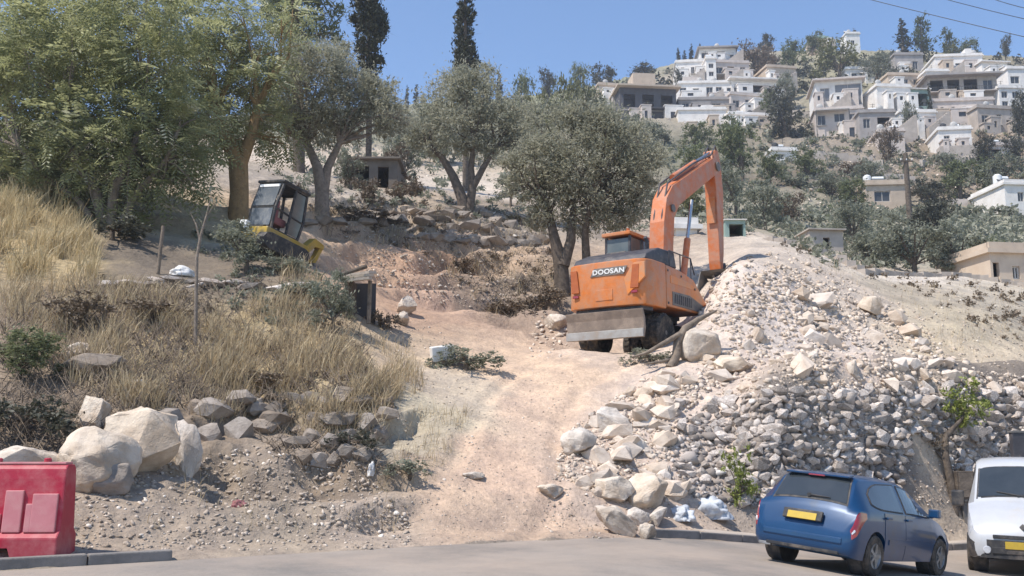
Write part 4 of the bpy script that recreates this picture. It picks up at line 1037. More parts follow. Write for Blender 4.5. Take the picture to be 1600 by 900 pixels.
lx = lambda x: x - 1.915
MB().box((lx(.015), 0, .765), (.05, .62, .15), (0, .35, 0)).build('plate_recess', M['trim_black'], t, bevel=.01)
MB().box((lx(-.018), 0, .755), (.014, .46, .105), (0, .35, 0)).build('number_plate', M['plate_yellow'], t, bevel=.003)
MB().box((lx(.012), 0, .47), (.06, 1.26, .09), None).build('bumper_strip', M['paint_blue'], t, bevel=.02)
MB().box((lx(.05), 0, .30), (.07, 1.15, .06)).build('bumper_skirt', M['trim_black'], t, bevel=.015)
MB().box((lx(.05), .60, .27), (.06, .20, .05)).build('exhaust_trim', M['rim'], t, bevel=.01)
w_ = [B.top(.215, u, .022) for u in (.02, -.12, -.30, -.52)]
MB().tube([(p.x, p.y, p.z) for p in w_], [.018, .016, .012, .008], 6).lathe([(.03, -.02), (.03, .02)], tuple(w_[0]), 'x', 10).build('rear_wiper', M['trim_black'], t)
MB().box((lx(.235), -.50, 1.02), (.012, .05, .05), (0, -.9, 0)).build('sticker', M['plate_white'], t)
MB().box((lx(.44), 0, 1.395), (.16, 1.02, .028), (0, -.18, 0)).build('roof_spoiler', M['paint_blue'], t, bevel=.01)
MB().box((lx(.365), 0, 1.372), (.02, .26, .022)).build('brake_light', M['lamp_red'], t)
t.scale = (.95, .95, .95)
place(t, 5.27, 15.15, (.705, .709))

VB = [(0.0, .40, .6, .70, .6, .70, .95, .62, 1.62), (.06, .34, .74, .81, .6, .80, 1.0, .70, 1.74), (.3, .28, .78, .83, .6, .82, 1.02, .71, 1.80), (1.4, .25, .79, .835, .6, .82, 1.03, .71, 1.81), (2.1, .25, .79, .835, .6, .82, 1.04, .705, 1.78), (2.34, .25, .79, .835, .6, .82, 1.04, .69, 1.72), (2.42, .25, .79, .835, .6, .82, 1.04, .69, 1.67),
      (3.10, .25, .79, .83, .6, .81, 1.05, .72, 1.13), (3.22, .25, .79, .828, .6, .80, 1.03, .72, 1.085), (3.55, .25, .78, .82, .58, .78, .95, .68, 1.00), (3.78, .26, .76, .80, .55, .75, .85, .64, .89), (3.92, .27, .72, .77, .52, .72, .74, .60, .77), (4.0, .30, .66, .70, .48, .64, .63, .54, .65), (4.03, .36, .56, .60, .46, .55, .56, .46, .57)]
vspec = dict(w=.835, crown=.035, doors=[('front_door', 1.9, 2.88)], panes=[('w', [1.95, 2.3, 2.6, 2.95], [5.05, 5.05, 5.06, 5.1], [5.88, 5.86, 5.8, 5.5])], screens=[('windscreen', 2.47, 3.05, .06)], handle='trim_black')
t, B = car('parked_van', 'white van with dark lower bumper parked nose towards the street at the right edge', 'van', VB, 4.03, (.75, 3.35), .31, 'paint_white', vspec)
lv = lambda x: x - 2.015
for sg in (-1, 1):
    B.patch(np.linspace(3.60, 3.93, 7), 3.95, 5.0, sg, .012, 5, thick=True).build('headlight', M['lamp_clear'], t, smooth=50)
    mb = MB().box((lv(2.86), sg * .98, 1.13), (.12, .20, .26)); mb.box((lv(2.86), sg * .87, 1.08), (.06, .12, .06)); mb.build('mirror', M['trim_black'], t, bevel=.03)
    B.patch(np.linspace(3.62, 4.0, 8), 1.05, 3.25, sg, .014, 6, thick=True).build('bumper_corner', M['trim_black'], t, smooth=50)
    MB().lathe([(.055, -.02), (.06, .01), (.05, .02)], (lv(4.03), sg * .52, .40), 'x', 14).build('fog_lamp', M['lamp_clear'], t, smooth=40)
B2 = MB().grid([[(lv(np.interp(abs(y), [0, .45, .62, .70], [4.06, 4.045, 4.01, 3.95])), y, z) for y in np.linspace(-.70, .70, 15)] for z in (.28, .36, .46, .555)])
B2.build('bumper', M['trim_black'], t, smooth=50)
MB().box((lv(4.03), 0, .605), (.06, .86, .055)).box((lv(4.055), 0, .40), (.03, .9, .10)).build('grille', M['trim_black'], t, bevel=.01)
MB().box((lv(4.075), 0, .485), (.014, .52, .11)).build('number_plate', M['plate_yellow'], t, bevel=.003)
MB().prism([(-.05, 0), (0, .065), (.05, 0), (0, -.065)], .0, .02, 'yz', Matrix.Translation((lv(3.955), 0, .755)) @ Euler((0, -.75, 0)).to_matrix().to_4x4()).build('emblem', M['trim_black'], t, bevel=.006)
for y0, y1 in ((.05, -.55), (-.1, .5)):
    w_ = [B.top(3.07, y0, .02), B.top(3.03, (y0 + y1) / 2, .022), B.top(2.98, y1, .022)]
    MB().tube(w_, [.014, .012, .007], 6).build('wiper', M['trim_black'], t)
t.scale = (1.04, 1.04, 1.06)
place(t, 9.28, 17.9, (-.47, -.88))

# ------------------------------------------------------------------ excavator
M['orange'] = pm('orange', (0.62, 0.175, 0.022), (0.54, 0.15, 0.024), scale=2.2, rough=0.42, spec=0.45, dirt=(0.40, 0.25, 0.165), dirtscale=2.4, dirtamt=0.75, bump=0.1, bscale=12, speck=.12, speckscale=5)
M['orange_light'] = pm('orange_light', (0.68, 0.21, 0.03), (0.62, 0.19, 0.035), scale=2.2, rough=0.42, spec=0.45, dirt=(0.42, 0.28, 0.18), dirtscale=2.2, dirtamt=0.6)
M['boom_red'] = pm('boom_red', (0.55, 0.145, 0.035), (0.48, 0.13, 0.04), scale=2, rough=0.5, spec=0.4, dirt=(0.45, 0.30, 0.22), dirtscale=2, dirtamt=0.75, speck=.12, speckscale=5)
M['machine_dark'] = pm('machine_dark', (0.045, 0.043, 0.05), (0.075, 0.07, 0.075), scale=4, rough=0.5, dirt=(0.2, 0.165, 0.14), dirtscale=3, dirtamt=0.4)
M['machine_grey'] = pm('machine_grey', (0.12, 0.115, 0.11), (0.18, 0.165, 0.15), scale=4, rough=0.6, dirt=(0.26, 0.21, 0.165), dirtscale=2.5, dirtamt=0.5)
M['blade_steel'] = pm('blade_steel', (0.20, 0.155, 0.125), (0.27, 0.21, 0.165), scale=3, rough=0.65, metal=0.1, dirt=(0.40, 0.31, 0.24), dirtscale=2.5, dirtamt=0.5, bump=0.2, bscale=15)
M['steel_worn'] = pm('steel_worn', (0.42, 0.40, 0.37), (0.30, 0.275, 0.25), scale=3, rough=0.5, metal=0.3, dirt=(0.38, 0.3, 0.23), dirtscale=3, dirtamt=0.45)
M['chrome'] = pm('chrome', (0.55, 0.54, 0.52), (0.45, 0.44, 0.42), scale=4, rough=0.25, metal=0.9)
M['cab_glass'] = pm('cab_glass', (0.09, 0.105, 0.10), (0.13, 0.14, 0.13), scale=2, rough=0.08, spec=0.6)
M['letter_white'] = pm('letter_white', (0.75, 0.74, 0.72), (0.66, 0.65, 0.63), scale=8, rough=0.5)
M['tail_orange'] = pm('tail_orange', (0.42, 0.11, 0.02), (0.36, 0.09, 0.02), scale=9, rough=0.3, coat=0.3)
EXC = Vector((3.9, 27.5, 4.30)); TH = R(55)
t = thing('excavator', 'orange wheeled excavator with raised boom and dark dozer blade, seen from behind on the track', 'excavator', EXC, (0, 0, TH))
# undercarriage
MB().box((0, 0, .80), (3.3, .95, .42)).box((0, 0, 1.08), (1.3, 1.3, .22)).box((-1.30, 0, .62), (.4, 1.9, .3)).box((1.30, 0, .62), (.4, 1.9, .3)).build('chassis', M['machine_dark'], t, bevel=.03)
for x in (-1.30, 1.30):
    for sg in (-1, 1):
        wp = MB().lathe([(.30, -.27), (.46, -.30), (.52, -.24), (.52, -.06), (.47, -.03), (.47, .03), (.52, .06), (.52, .24), (.46, .30), (.30, .27)], (x, sg * .96, .52), 'y', 28)
        for k in range(22):
            a = 2 * math.pi * k / 22
            for yy in (-.15, .15): wp.box((x + math.cos(a) * .525, sg * .96 + yy, .52 + math.sin(a) * .525), (.035, .15, .06), (0, -a, 0))
        w_ = wp.build('wheel', M['tyre'], t, smooth=35)
        MB().lathe([(.30, sg * .20), (.29, sg * .27), (.20, sg * .14), (.13, sg * .16), (.12, sg * .26), (.001, sg * .28)], (x, sg * .96, .52), 'y', 20).build('rim', M['machine_grey'], w_, smooth=35)
# dozer blade at the rear, facing the viewer
prof = [(-2.60, .28), (-2.66, .30), (-2.63, .52), (-2.66, .80), (-2.73, 1.02), (-2.67, 1.03), (-2.56, .82), (-2.53, .52)]
bl = MB().prism(prof, -1.25, 1.08).build('dozer_blade', M['blade_steel'], t, bevel=.012)
MB().box((-2.675, -.085, .40), (.05, 2.33, .22)).build('cutting_edge', M['steel_worn'], bl, bevel=.01)
for sg in (-1, 1):
    MB().prism([(-2.55, .35), (-2.55, .95), (-1.9, .80), (-1.5, .70), (-1.5, .58)], sg * .42 - .06, sg * .42 + .06).build('blade_arm', M['machine_dark'], t, bevel=.01)
# upper structure
cw = [(-1.25, 1.24), (-2.05, 1.24), (-2.30, 1.16), (-2.42, .95), (-2.47, .5), (-2.48, 0), (-2.47, -.5), (-2.42, -.95), (-2.30, -1.16), (-2.05, -1.24), (-1.25, -1.24)]
MB().prism(cw, 1.17, 2.42, 'xy').build('counterweight', M['orange'], t, bevel=.05, seg=3, smooth=30)
MB().prism([(-1.8, 1.1), (-2.28, 1.0), (-2.34, 0), (-2.28, -1.0), (-1.8, -1.1)], 1.07, 1.165, 'xy').build('counterweight_foot', M['machine_dark'], t)
pan = MB().prism([(-.60, 2.02), (.42, 2.02), (.30, 2.24), (-.72, 2.24)], -2.497, -2.47, 'yz').build('name_panel', M['machine_grey'], t, bevel=.004)
fc = bpy.data.curves.new('lettering', 'FONT'); fc.body = 'DOOSAN'; fc.size = .215; fc.extrude = .006; fc.offset = .006; fc.align_x = 'CENTER'; fc.align_y = 'CENTER'; fc.space_character = 1.08
tmp = bpy.data.objects.new('tmp', fc); COL.objects.link(tmp); bpy.context.view_layer.update()
lm = bpy.data.meshes.new_from_object(tmp.evaluated_get(bpy.context.evaluated_depsgraph_get())); bpy.data.objects.remove(tmp)
lm.materials.clear(); lm.materials.append(M['letter_white'])
ob = link('lettering', lm, pan); ob.location = (-2.506, -.15 + .0, 2.125)
ob.rotation_euler = Matrix(((0, 0, -1), (-1, 0, 0), (0, 1, 0))).to_euler(); ob.scale = (1.02, .86, 1)
for sg in (-1, 1):
    MB().prism([(sg * .78, 1.62), (sg * 1.02, 1.62), (sg * 1.06, 2.25), (sg * .86, 2.25)] if sg > 0 else [(-1.02, 1.62), (-.78, 1.62), (-.86, 2.25), (-1.06, 2.25)], -2.482, -2.40, 'yz').build('tail_light_recess', M['tail_orange'], t, bevel=.01)
    MB().box((-2.465, sg * .90, 1.52), (.04, .18, .07)).build('tail_light', M['lamp_red'], t, bevel=.01)
MB().prism([(-.9, 2.30), (-1.22, 2.30), (-1.22, 1.9), (-.70, 1.45), (-.60, 1.9)][::-1], -2.472, -2.40, 'yz').build('corner_panel', M['orange_light'], t, bevel=.01)
MB().box((-2.478, 0, 1.50), (.03, .52, .30)).build('access_cover', M['orange'], t, bevel=.01)
# right side housing with tapering top, left side and cab
MB().prism([(-1.24, 1.25), (1.05, 1.25), (1.50, 1.42), (1.42, 1.62), (.55, 2.22), (-.35, 2.36), (-1.24, 2.40)], -1.245, -.42).build('side_housing', M['orange'], t, bevel=.045, seg=3, smooth=30)
MB().prism([(-.9, 1.32), (1.0, 1.32), (1.25, 1.5), (.2, 1.72), (-.9, 1.70)], -1.262, -1.23).build('side_panel', M['machine_grey'], t, bevel=.01)
for k in range(9): MB().box((-.75 + k * .13, -1.268, 1.51), (.05, .02, .26), (0, .2, 0)).build('louvre', M['machine_dark'], t)
for x, z in ((-1.15, 1.35), (-1.15, 2.25), (-.3, 2.2), (.6, 1.95), (1.1, 1.5)): MB().lathe([(.035, -.012), (.03, .012)], (x, -1.25, z), 'y', 8).build('bolt', M['machine_dark'], t)
MB().prism([(-1.0, 1.92), (.35, 1.92), (.55, 2.0), (.1, 2.10), (-1.0, 2.14)], -1.258, -1.23).build('stripe', M['orange_light'], t, bevel=.008)
MB().prism([(-1.24, 1.25), (.0, 1.25), (.0, 2.25), (-1.24, 2.40)], .42, 1.245).build('side_housing', M['orange'], t, bevel=.045, seg=3, smooth=30)
MB().box((.05, 0, 1.28), (2.5, .84, .22)).build('turntable_frame', M['machine_dark'], t, bevel=.02)
hood = MB().prism([(-2.24, 2.43), (-2.12, 2.60), (-1.4, 2.86), (-.45, 2.88), (-.30, 2.43)], -1.12, 1.12).build('engine_hood', M['machine_dark'], t, bevel=.05, seg=3, smooth=30)
MB().box((-1.0, .25, 2.885), (.7, .6, .03)).build('hood_vent', M['machine_grey'], hood, bevel=.006)
MB().tube([(-1.0, -.55, 2.8), (-1.0, -.55, 3.2), (-1.08, -.55, 3.28)], .055, 10).build('exhaust_pipe', M['machine_dark'], t, smooth=50)
cabp = [(-.25, 1.36), (1.45, 1.36), (1.52, 2.1), (1.18, 3.22), (-.18, 3.22), (-.28, 2.3)]
MB().prism([(.0, 1.36), (1.45, 1.36), (1.52, 2.1), (.0, 2.1)], .38, 1.24).build('cab_base', M['orange'], t, bevel=.03)
fr = MB()
for y in (.42, 1.20):
    for a, b in (((-.22, 2.2), (-.16, 3.62)), ((.62, 2.1), (.60, 3.62)), ((1.50, 2.1), (1.16, 3.62))): fr.tube([(a[0], y, a[1]), (b[0], y, b[1])], .05, 6)
    fr.tube([(-.22, y, 2.25), (1.50, y, 2.12)], .05, 6)
fr.tube([(-.22, .42, 2.3), (-.22, 1.2, 2.3)], .05, 6).tube([(1.5, .42, 2.12), (1.5, 1.2, 2.12)], .05, 6)
cab = fr.build('cab_frame', M['machine_dark'], t, smooth=50)
MB().box((.46, .81, 3.69), (1.55, .96, .11)).build('cab_roof', M['orange'], t, bevel=.03, seg=3)
MB().box((-.205, .81, 2.94), (.02, .72, 1.24), (0, .045, 0)).build('rear_window', M['cab_glass'], t)
for y in (.44, 1.18): MB().prism([(-.18, 2.3), (1.46, 2.18), (1.13, 3.6), (-.14, 3.6)], y - .012, y + .012).build('side_window', M['cab_glass'], t)
MB().prism([(1.49, 2.15), (1.16, 3.6), (1.14, 3.6), (1.47, 2.15)], .46, 1.16).build('windscreen', M['cab_glass'], t)
MB().box((.35, .8, 2.35), (.5, .5, .6)).box((.12, .8, 2.95), (.14, .45, .7)).build('seat', M['machine_dark'], t, bevel=.05)
MB().tube([(-.1, .5, 3.74), (-.1, .5, 3.85)], .05, 10).build('beacon', M['tail_orange'], t)
rl = MB()
for x in (-.9, -.2, .5): rl.tube([(x, -1.18, 2.2), (x, -1.18, 2.85)], .02, 6)
rl.tube([(-.9, -1.18, 2.85), (.5, -1.18, 2.85), (.75, -1.18, 2.4)], .02, 6).build('handrail', M['machine_dark'], t)
# boom: a bent box beam
def beam(poly, y0, y1, name, mat, parent, bevel=.02): return MB().prism(poly, y0, y1).build(name, M[mat], parent, bevel=bevel)
boom = beam([(.50, 2.02), (.92, 1.92), (1.18, 2.3), (1.18, 3.4), (1.32, 4.35), (1.70, 4.82), (4.70, 6.52), (4.98, 6.78), (4.82, 7.04), (4.45, 7.02), (1.25, 5.34), (.82, 4.85), (.60, 4.1), (.48, 3.0)], -.34, .14, 'boom', 'boom_red', t)
for y in (-.385, .185): MB().lathe([(.16, -.02), (.16, .02)], (4.74, y, 6.78), 'y', 16).lathe([(.15, -.02), (.15, .02)], (.72, y, 2.25), 'y', 16).lathe([(.12, -.02), (.12, .02)], (1.15, y, 4.6), 'y', 16).build('boom_pin', M['machine_grey'], boom)
arm = beam([(4.55, 6.95), (4.68, 7.36), (4.98, 7.42), (5.18, 6.9), (5.30, 6.0), (5.16, 3.9), (5.05, 3.35), (4.86, 3.30), (4.80, 3.6), (4.70, 5.9)], -.30, .10, 'arm', 'boom_red', t)
MB().box((4.66, -.10, 5.3), (.012, .30, .9)).build('arm_marking', M['orange'], arm)
def ram(a, b, r, y, nm='boom_cylinder', parent=None):
    a, b = Vector((a[0], y, a[1])), Vector((b[0], y, b[1])); m = a.lerp(b, .58)
    c = MB().tube([a, m], r, 10).build(nm, M['boom_red'], parent or t, smooth=50)
    MB().tube([m, b], r * .55, 10).build('piston_rod', M['chrome'], c, smooth=50)
for y in (-.52, .32): ram((1.25, 1.95), (2.20, 5.05), .10, y)
ram((1.75, 5.75), (4.72, 7.30), .10, -.10, 'arm_cylinder')
ram((5.26, 6.75), (5.34, 4.0), .075, -.10, 'bucket_cylinder')
for y in (-.24, .02): MB().tube([(.52, y, 3.0), (.66, y, 4.3), (1.1, y, 5.4), (3.0, y, 6.48), (4.5, y, 7.15), (4.85, y, 7.56), (5.1, y, 7.3)], .028, 6).build('hydraulic_hose', M['machine_dark'], t, smooth=50)
MB().prism([(4.86, 3.3), (5.06, 3.3), (5.45, 3.62), (5.52, 3.50), (5.15, 3.05)], -.22, .02).build('bucket_link', M['machine_dark'], t, bevel=.01)
bk = [(4.80, 3.30), (5.35, 3.25), (5.48, 2.75), (5.30, 2.25), (4.80, 2.02), (4.25, 2.12), (4.12, 2.22), (4.75, 2.18), (5.18, 2.42), (5.32, 2.78), (5.22, 3.1)]
bu = MB().prism(bk, -.62, .42).build('bucket', M['machine_grey'], t, bevel=.01)
for y in (-.61, .41): MB().prism([(4.80, 3.28), (5.35, 3.25), (5.48, 2.75), (5.30, 2.25), (4.80, 2.02), (4.2, 2.14)], y - .015, y + .015).build('side_plate', M['machine_grey'], bu)
for k in range(5): MB().box((4.08, -.52 + k * .21, 2.16), (.22, .07, .06), (0, .2, 0), .7).build('bucket_tooth', M['steel_worn'], bu)

# ------------------------------------------------------------------ small yellow digger with a black cab, tilted on the slope
M['yellow'] = pm('yellow', (0.42, 0.275, 0.035), (0.34, 0.225, 0.04), scale=3, rough=0.5, dirt=(0.33, 0.25, 0.15), dirtscale=2.5, dirtamt=0.5)
M['digger_glass'] = pm('digger_glass', (0.10, 0.112, 0.125), (0.14, 0.15, 0.16), scale=1.2, rough=0.15, spec=0.5, dirt=(0.3, 0.29, 0.27), dirtscale=2.5, dirtamt=0.4)
M['seat_red'] = pm('seat_red', (0.30, 0.12, 0.12), (0.24, 0.10, 0.10), scale=4, rough=0.7)
p = hit(418, 400); k = p.y / F
t = thing('small_digger', 'small yellow digger with a tilted black cab beside the ochre tree trunk', 'digger', p)
t.rotation_euler = (Matrix.Rotation(R(11), 3, 'Y') @ Matrix.Rotation(R(-5), 3, 'X') @ Matrix.Rotation(R(58), 3, 'Z')).to_euler()
sc_ = k * 100 / 1.95
D = MB
base = D().box((.1, 0, .50), (1.9, 1.25, .40)).build('body', M['yellow'], t, bevel=.05)
for sg in (-1, 1):
    pts = [(-1.05, .28), (-.95, .08), (-.75, .0), (.75, .0), (.95, .08), (1.05, .28), (.95, .46), (.75, .52), (-.75, .52), (-.95, .46)]
    D().prism(pts, sg * .62 - .18, sg * .62 + .18).build('track', M['trim_black'], t, bevel=.03)
cp = [(-.62, .70), (.55, .70), (.62, 1.3), (.50, 2.25), (-.55, 2.25), (-.66, 1.4)]
fr = D()
for y in (-.52, .52):
    for i in range(len(cp)): a, b = cp[i], cp[(i + 1) % len(cp)]; fr.tube([(a[0], y, a[1]), (b[0], y, b[1])], .055, 6)
    fr.tube([(.02, y, .7), (.0, y, 2.25)], .05, 6); fr.tube([(-.66, y, 1.38), (.62, y, 1.30)], .035, 6)
for a in cp: fr.tube([(a[0], -.52, a[1]), (a[0], .52, a[1])], .055, 6)
cf = fr.build('cab_frame', M['trim_black'], t, smooth=50)
D().box((-.03, 0, 2.30), (1.25, 1.2, .09)).build('cab_roof', M['trim_black'], t, bevel=.03)
D().prism([(-.665, .8), (-.66, 1.36), (-.70, 1.36), (-.68, .8)], -.46, .46).build('lower_rear_window', M['digger_glass'], t)
D().prism([(-.69, 1.44), (-.60, 2.2), (-.63, 2.2), (-.72, 1.44)], -.46, .46).build('rear_window', M['digger_glass'], t)
D().prism([(-.60, 2.10), (-.59, 2.19), (-.65, 2.19), (-.66, 2.10)], -.44, .44).build('pale_top_strip', M['letter_white'], t)  # pale strip along the top of the rear window
D().prism([(.05, .78), (.50, .78), (.56, 1.3), (.46, 2.18), (.05, 2.18)], -.525, -.505).build('door_window', M['cab_glass'], t)
D().box((-.12, -.05, 1.10), (.5, .5, .25)).box((-.34, -.05, 1.45), (.14, .48, .6), (0, -.1, 0)).build('seat', M['seat_red'], t, bevel=.05)
bm_ = D().prism([(.8, .5), (1.0, .62), (1.42, 1.12), (1.85, 1.05), (1.9, .9), (1.5, .85), (1.1, .3)], -.42, -.12).build('boom', M['yellow'], t, bevel=.02)
D().prism([(1.78, 1.08), (1.94, 1.02), (1.70, .25), (1.58, .28)], -.38, -.16).build('arm', M['yellow'], t, bevel=.02)
D().prism([(1.55, .32), (1.78, .30), (1.85, .0), (1.6, -.18), (1.3, -.1), (1.55, .02)], -.52, -.02).build('bucket', M['machine_grey'], t, bevel=.01)
D().box((-.98, .28, .66), (.16, .3, .34)).build('engine_cover', M['letter_white'], t, bevel=.03)
t.scale = (sc_ * .98,) * 3
# ------------------------------------------------------------------ hillside houses
def wallmat(n, a, b, **k): M[n] = pm(n, a, b, scale=.9, rough=.9, spec=.15, bump=.25, bscale=14, dirt=tuple(q * .62 for q in a), dirtscale=.5, dirtamt=.35, **k)
wallmat('render_white', (.78, .745, .70), (.70, .655, .605)); wallmat('render_pink', (.60, .525, .47), (.52, .45, .40)); wallmat('render_grey', (.37, .34, .32), (.31, .28, .26))
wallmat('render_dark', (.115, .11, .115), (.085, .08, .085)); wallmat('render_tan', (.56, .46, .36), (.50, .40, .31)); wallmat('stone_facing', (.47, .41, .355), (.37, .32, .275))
wallmat('sheet_green', (.30, .40, .35), (.25, .33, .29)); wallmat('shaded_stone', (.21, .18, .15), (.15, .125, .105))  # ruin stone is darkened to carry the shade it stands in
M['window_dark'] = pm('window_dark', (.05, .052, .055), (.08, .08, .08), scale=1, rough=.15, spec=.5)
M['window_grey'] = pm('window_grey', (.16, .16, .165), (.21, .205, .2), scale=1, rough=.25, spec=.5)
M['frame_pale'] = pm('frame_pale', (.5, .48, .45), (.42, .40, .37), scale=3, rough=.6)
M['rail_dark'] = pm('rail_dark', (.06, .06, .06), (.1, .09, .08), scale=3, rough=.6)
M['tank_white'] = pm('tank_white', (.78, .78, .77), (.7, .7, .69), scale=2, rough=.4)
M['tank_black'] = pm('tank_black', (.04, .04, .045), (.06, .06, .06), scale=2, rough=.5)

def facade(mb, w, z0, z1, wins, y, rev=.28, ax=0):
    """a wall with real openings; wins: (u, v, w, h) in metres from the wall's left foot. ax=0 faces -y"""
    us = sorted({0, w} | {q for a in wins for q in (a[0], a[0] + a[2])}); vs = sorted({z0, z1} | {q for a in wins for q in (a[1], a[1] + a[3])})
    for i in range(len(us) - 1):
        for j in range(len(vs) - 1):
            u, v = (us[i] + us[i + 1]) / 2, (vs[j] + vs[j + 1]) / 2
            if any(a[0] < u < a[0] + a[2] and a[1] < v < a[1] + a[3] for a in wins): continue
            mb.add([(us[i] - w / 2, y, vs[j]), (us[i + 1] - w / 2, y, vs[j]), (us[i + 1] - w / 2, y, vs[j + 1]), (us[i] - w / 2, y, vs[j + 1])], [(0, 1, 2, 3)])
    for a in wins:
        x0, x1, b, t = a[0] - w / 2, a[0] + a[2] - w / 2, a[1], a[1] + a[3]
        mb.add([(x0, y, b), (x1, y, b), (x1, y, t), (x0, y, t), (x0, y + rev, b), (x1, y + rev, b), (x1, y + rev, t), (x0, y + rev, t)], [(0, 1, 5, 4), (1, 2, 6, 5), (2, 3, 7, 6), (3, 0, 4, 7)])

def house(name, label, cat, px, pyb, pyt, wpx, Y, yaw=0, depth=8, mat='render_white', wins=(), roof='flat', rmat=None, extra=(), sink=5, pane='window_dark', group=None):
    """px centre, pyb/pyt foot and top in the photograph, wpx width; wins: (u0,v0,u1,v1) fractions of the front"""
    k = Y / F * 1.02; p = at(px, pyb, Y); w = wpx * k; h = at(px, pyt, Y).z - p.z
    t = thing(name, label, cat, p, (0, 0, R(yaw)), group)
    W = [(a * w, b * h, (c - a) * w, (d - b) * h) for a, b, c, d in [q[:4] for q in wins]]
    mb = MB(); facade(mb, w, -sink, h, W, 0)
    x0, x1 = -w / 2, w / 2
    mb.add([(x0, 0, -sink), (x0, depth, -sink), (x0, depth, h), (x0, 0, h), (x1, 0, -sink), (x1, depth, -sink), (x1, depth, h), (x1, 0, h)], [(0, 1, 2, 3), (4, 7, 6, 5), (1, 5, 6, 2)])
    wall = mb.build('wall', M[mat], t, recalc=False)
    if roof == 'flat':
        r = MB().box((0, depth / 2, h + .12), (w + .5, depth + .5, .26)).build('roof', M[rmat or mat], t)
        MB().box((0, -.02, h + .45), (w + .1, .18, .4)).box((x0 + .05, depth / 2, h + .45), (.18, depth - .3, .4)).box((x1 - .05, depth / 2, h + .45), (.18, depth - .3, .4)).build('parapet', M[mat], r)
    elif roof == 'slab': MB().box((0, depth / 2 - min(.5, .04 * w), h + min(.16, .02 * w)), (w + min(1.6, .13 * w), depth + min(2.2, .16 * w), min(.34, .04 * w))).build('roof', M[rmat or mat], t)
    elif roof == 'gable':
        MB().prism([(x0 - .4, h), (0, h + w * .16), (x1 + .4, h)], -.4, depth + .3).build('roof', M[rmat or mat], t)
    for i, a in enumerate(W):
        cx, cz = a[0] + a[2] / 2 - w / 2, a[1] + a[3] / 2; kind = wins[i][4] if len(wins[i]) > 4 else 'w'
        if kind == 'o': MB().box((cx, 3.0, cz), (a[2] + .2, .1, a[3] + .2)).build('opening_shade', M['render_dark'], t); continue  # dark panel paints the shade inside open fronts
        fr = MB(); b = .09
        for q in ((cx - a[2] / 2 + b / 2, cz, b, a[3]), (cx + a[2] / 2 - b / 2, cz, b, a[3]), (cx, cz, b * .8, a[3] - .2)): fr.box((q[0], .17, q[1]), (q[2], .08, q[3]))
        fr.box((cx, .172, cz + a[3] / 2 - b / 2), (a[2] - .2, .08, b)).box((cx, .172, cz - a[3] / 2 + b / 2), (a[2] - .2, .08, b))
        f = fr.build('window', M['frame_pale'], t); MB().box((cx, .22, cz), (a[2], .03, a[3])).build('pane', M[pane], f)
        if kind == 's': MB().box((cx, -.12, a[1] - .06), (a[2] + .3, .3, .1)).build('sill', M['frame_pale'], t)
    if Y > 140 and w > 5:
        ar = random.Random(px + pyt * 3)
        for _ in range(3):
            aw = w * ar.uniform(.16, .36); ah = h * ar.uniform(.28, .62); ad = ar.uniform(1.2, 3.0); u = ar.uniform(-.5, .5) * (w - aw * .4); am = ar.choice((mat, 'render_white', 'render_white', 'render_pink', 'render_tan'))
            an = MB(); facade(an, aw, -sink, ah, [(aw * .3, ah * .35, aw * .3, ah * .4)], 0, .2)
            an.add([(-aw / 2, 0, -sink), (-aw / 2, ad, -sink), (-aw / 2, ad, ah), (-aw / 2, 0, ah), (aw / 2, 0, -sink), (aw / 2, ad, -sink), (aw / 2, ad, ah), (aw / 2, 0, ah)], [(0, 1, 2, 3), (4, 7, 6, 5)])
            ao = an.build('annex', M[am], t, recalc=False, loc=(u, -ad - .03 - .01 * _, 0))
            MB().box((0, ad / 2, ah + .1), (aw + .3, ad + .1, .2)).build('annex_roof', M[am], ao); MB().box((-aw * .05, .22, ah * .55), (aw * .34, .03, ah * .45)).build('pane', M['window_dark'], ao)
        if ar.random() < .6:
            st_ = MB(); x_s = ar.uniform(-.4, .3) * w
            for q in range(9): st_.box((x_s + q * .42, -3.4, -1.2 + q * .33 - 2), (.42, 1.2, 4.2))
            st_.build('stair', M['stone_facing'], t)
    extra = list(extra); hr = random.Random(px * 7 + pyb)
    if Y > 100 and roof == 'flat':
        extra.append(('solar', hr.uniform(.15, .85))); extra.append(('aerial', hr.uniform(.1, .9)))
        if hr.random() < .6: extra.append(('tank', hr.uniform(.15, .85), hr.choice(('tank_white', 'tank_black')), .5))
        if hr.random() < .5: extra.append(('dish', hr.uniform(.1, .9)))
    for e in extra:
        if e[0] == 'solar':
            c = (e[1] - .5) * w
            so = MB().box((c, depth * .3, h + 1.0), (1.7, .08, 1.3), (-.75, 0, 0)).build('solar_panel', M['window_dark'], t); MB().lathe([(.01, -.7), (.26, -.66), (.26, .66), (.01, .7)], (c, depth * .3 + .6, h + 1.55), 'x', 10).build('heater_drum', M['tank_white'], so, smooth=50)
            MB().box((c, depth * .3 + .6, h + .75), (1.2, .1, 1.2)).build('stand', M['rail_dark'], so)
        elif e[0] == 'aerial':
            c = (e[1] - .5) * w; MB().tube([(c, depth * .6, h), (c, depth * .6, h + 3.2)], .04, 5).box((c, depth * .6, h + 3.0), (1.0, .04, .04)).box((c, depth * .6, h + 2.6), (.7, .04, .04)).build('aerial', M['rail_dark'], t)
        elif e[0] == 'balcony':
            _, u0, u1, v, hh = e; xa, xb, z = (u0 - .5) * w, (u1 - .5) * w, v * h
            bb = MB().box(((xa + xb) / 2, -.7, z), (xb - xa, 1.4, .22)).build('balcony', M[mat], t)
            rr = MB().box(((xa + xb) / 2, -1.36, z + hh), (xb - xa, .06, .07)).box((xa + .03, -.66, z + hh), (.06, 1.3, .07)).box((xb - .03, -.66, z + hh), (.06, 1.3, .07))
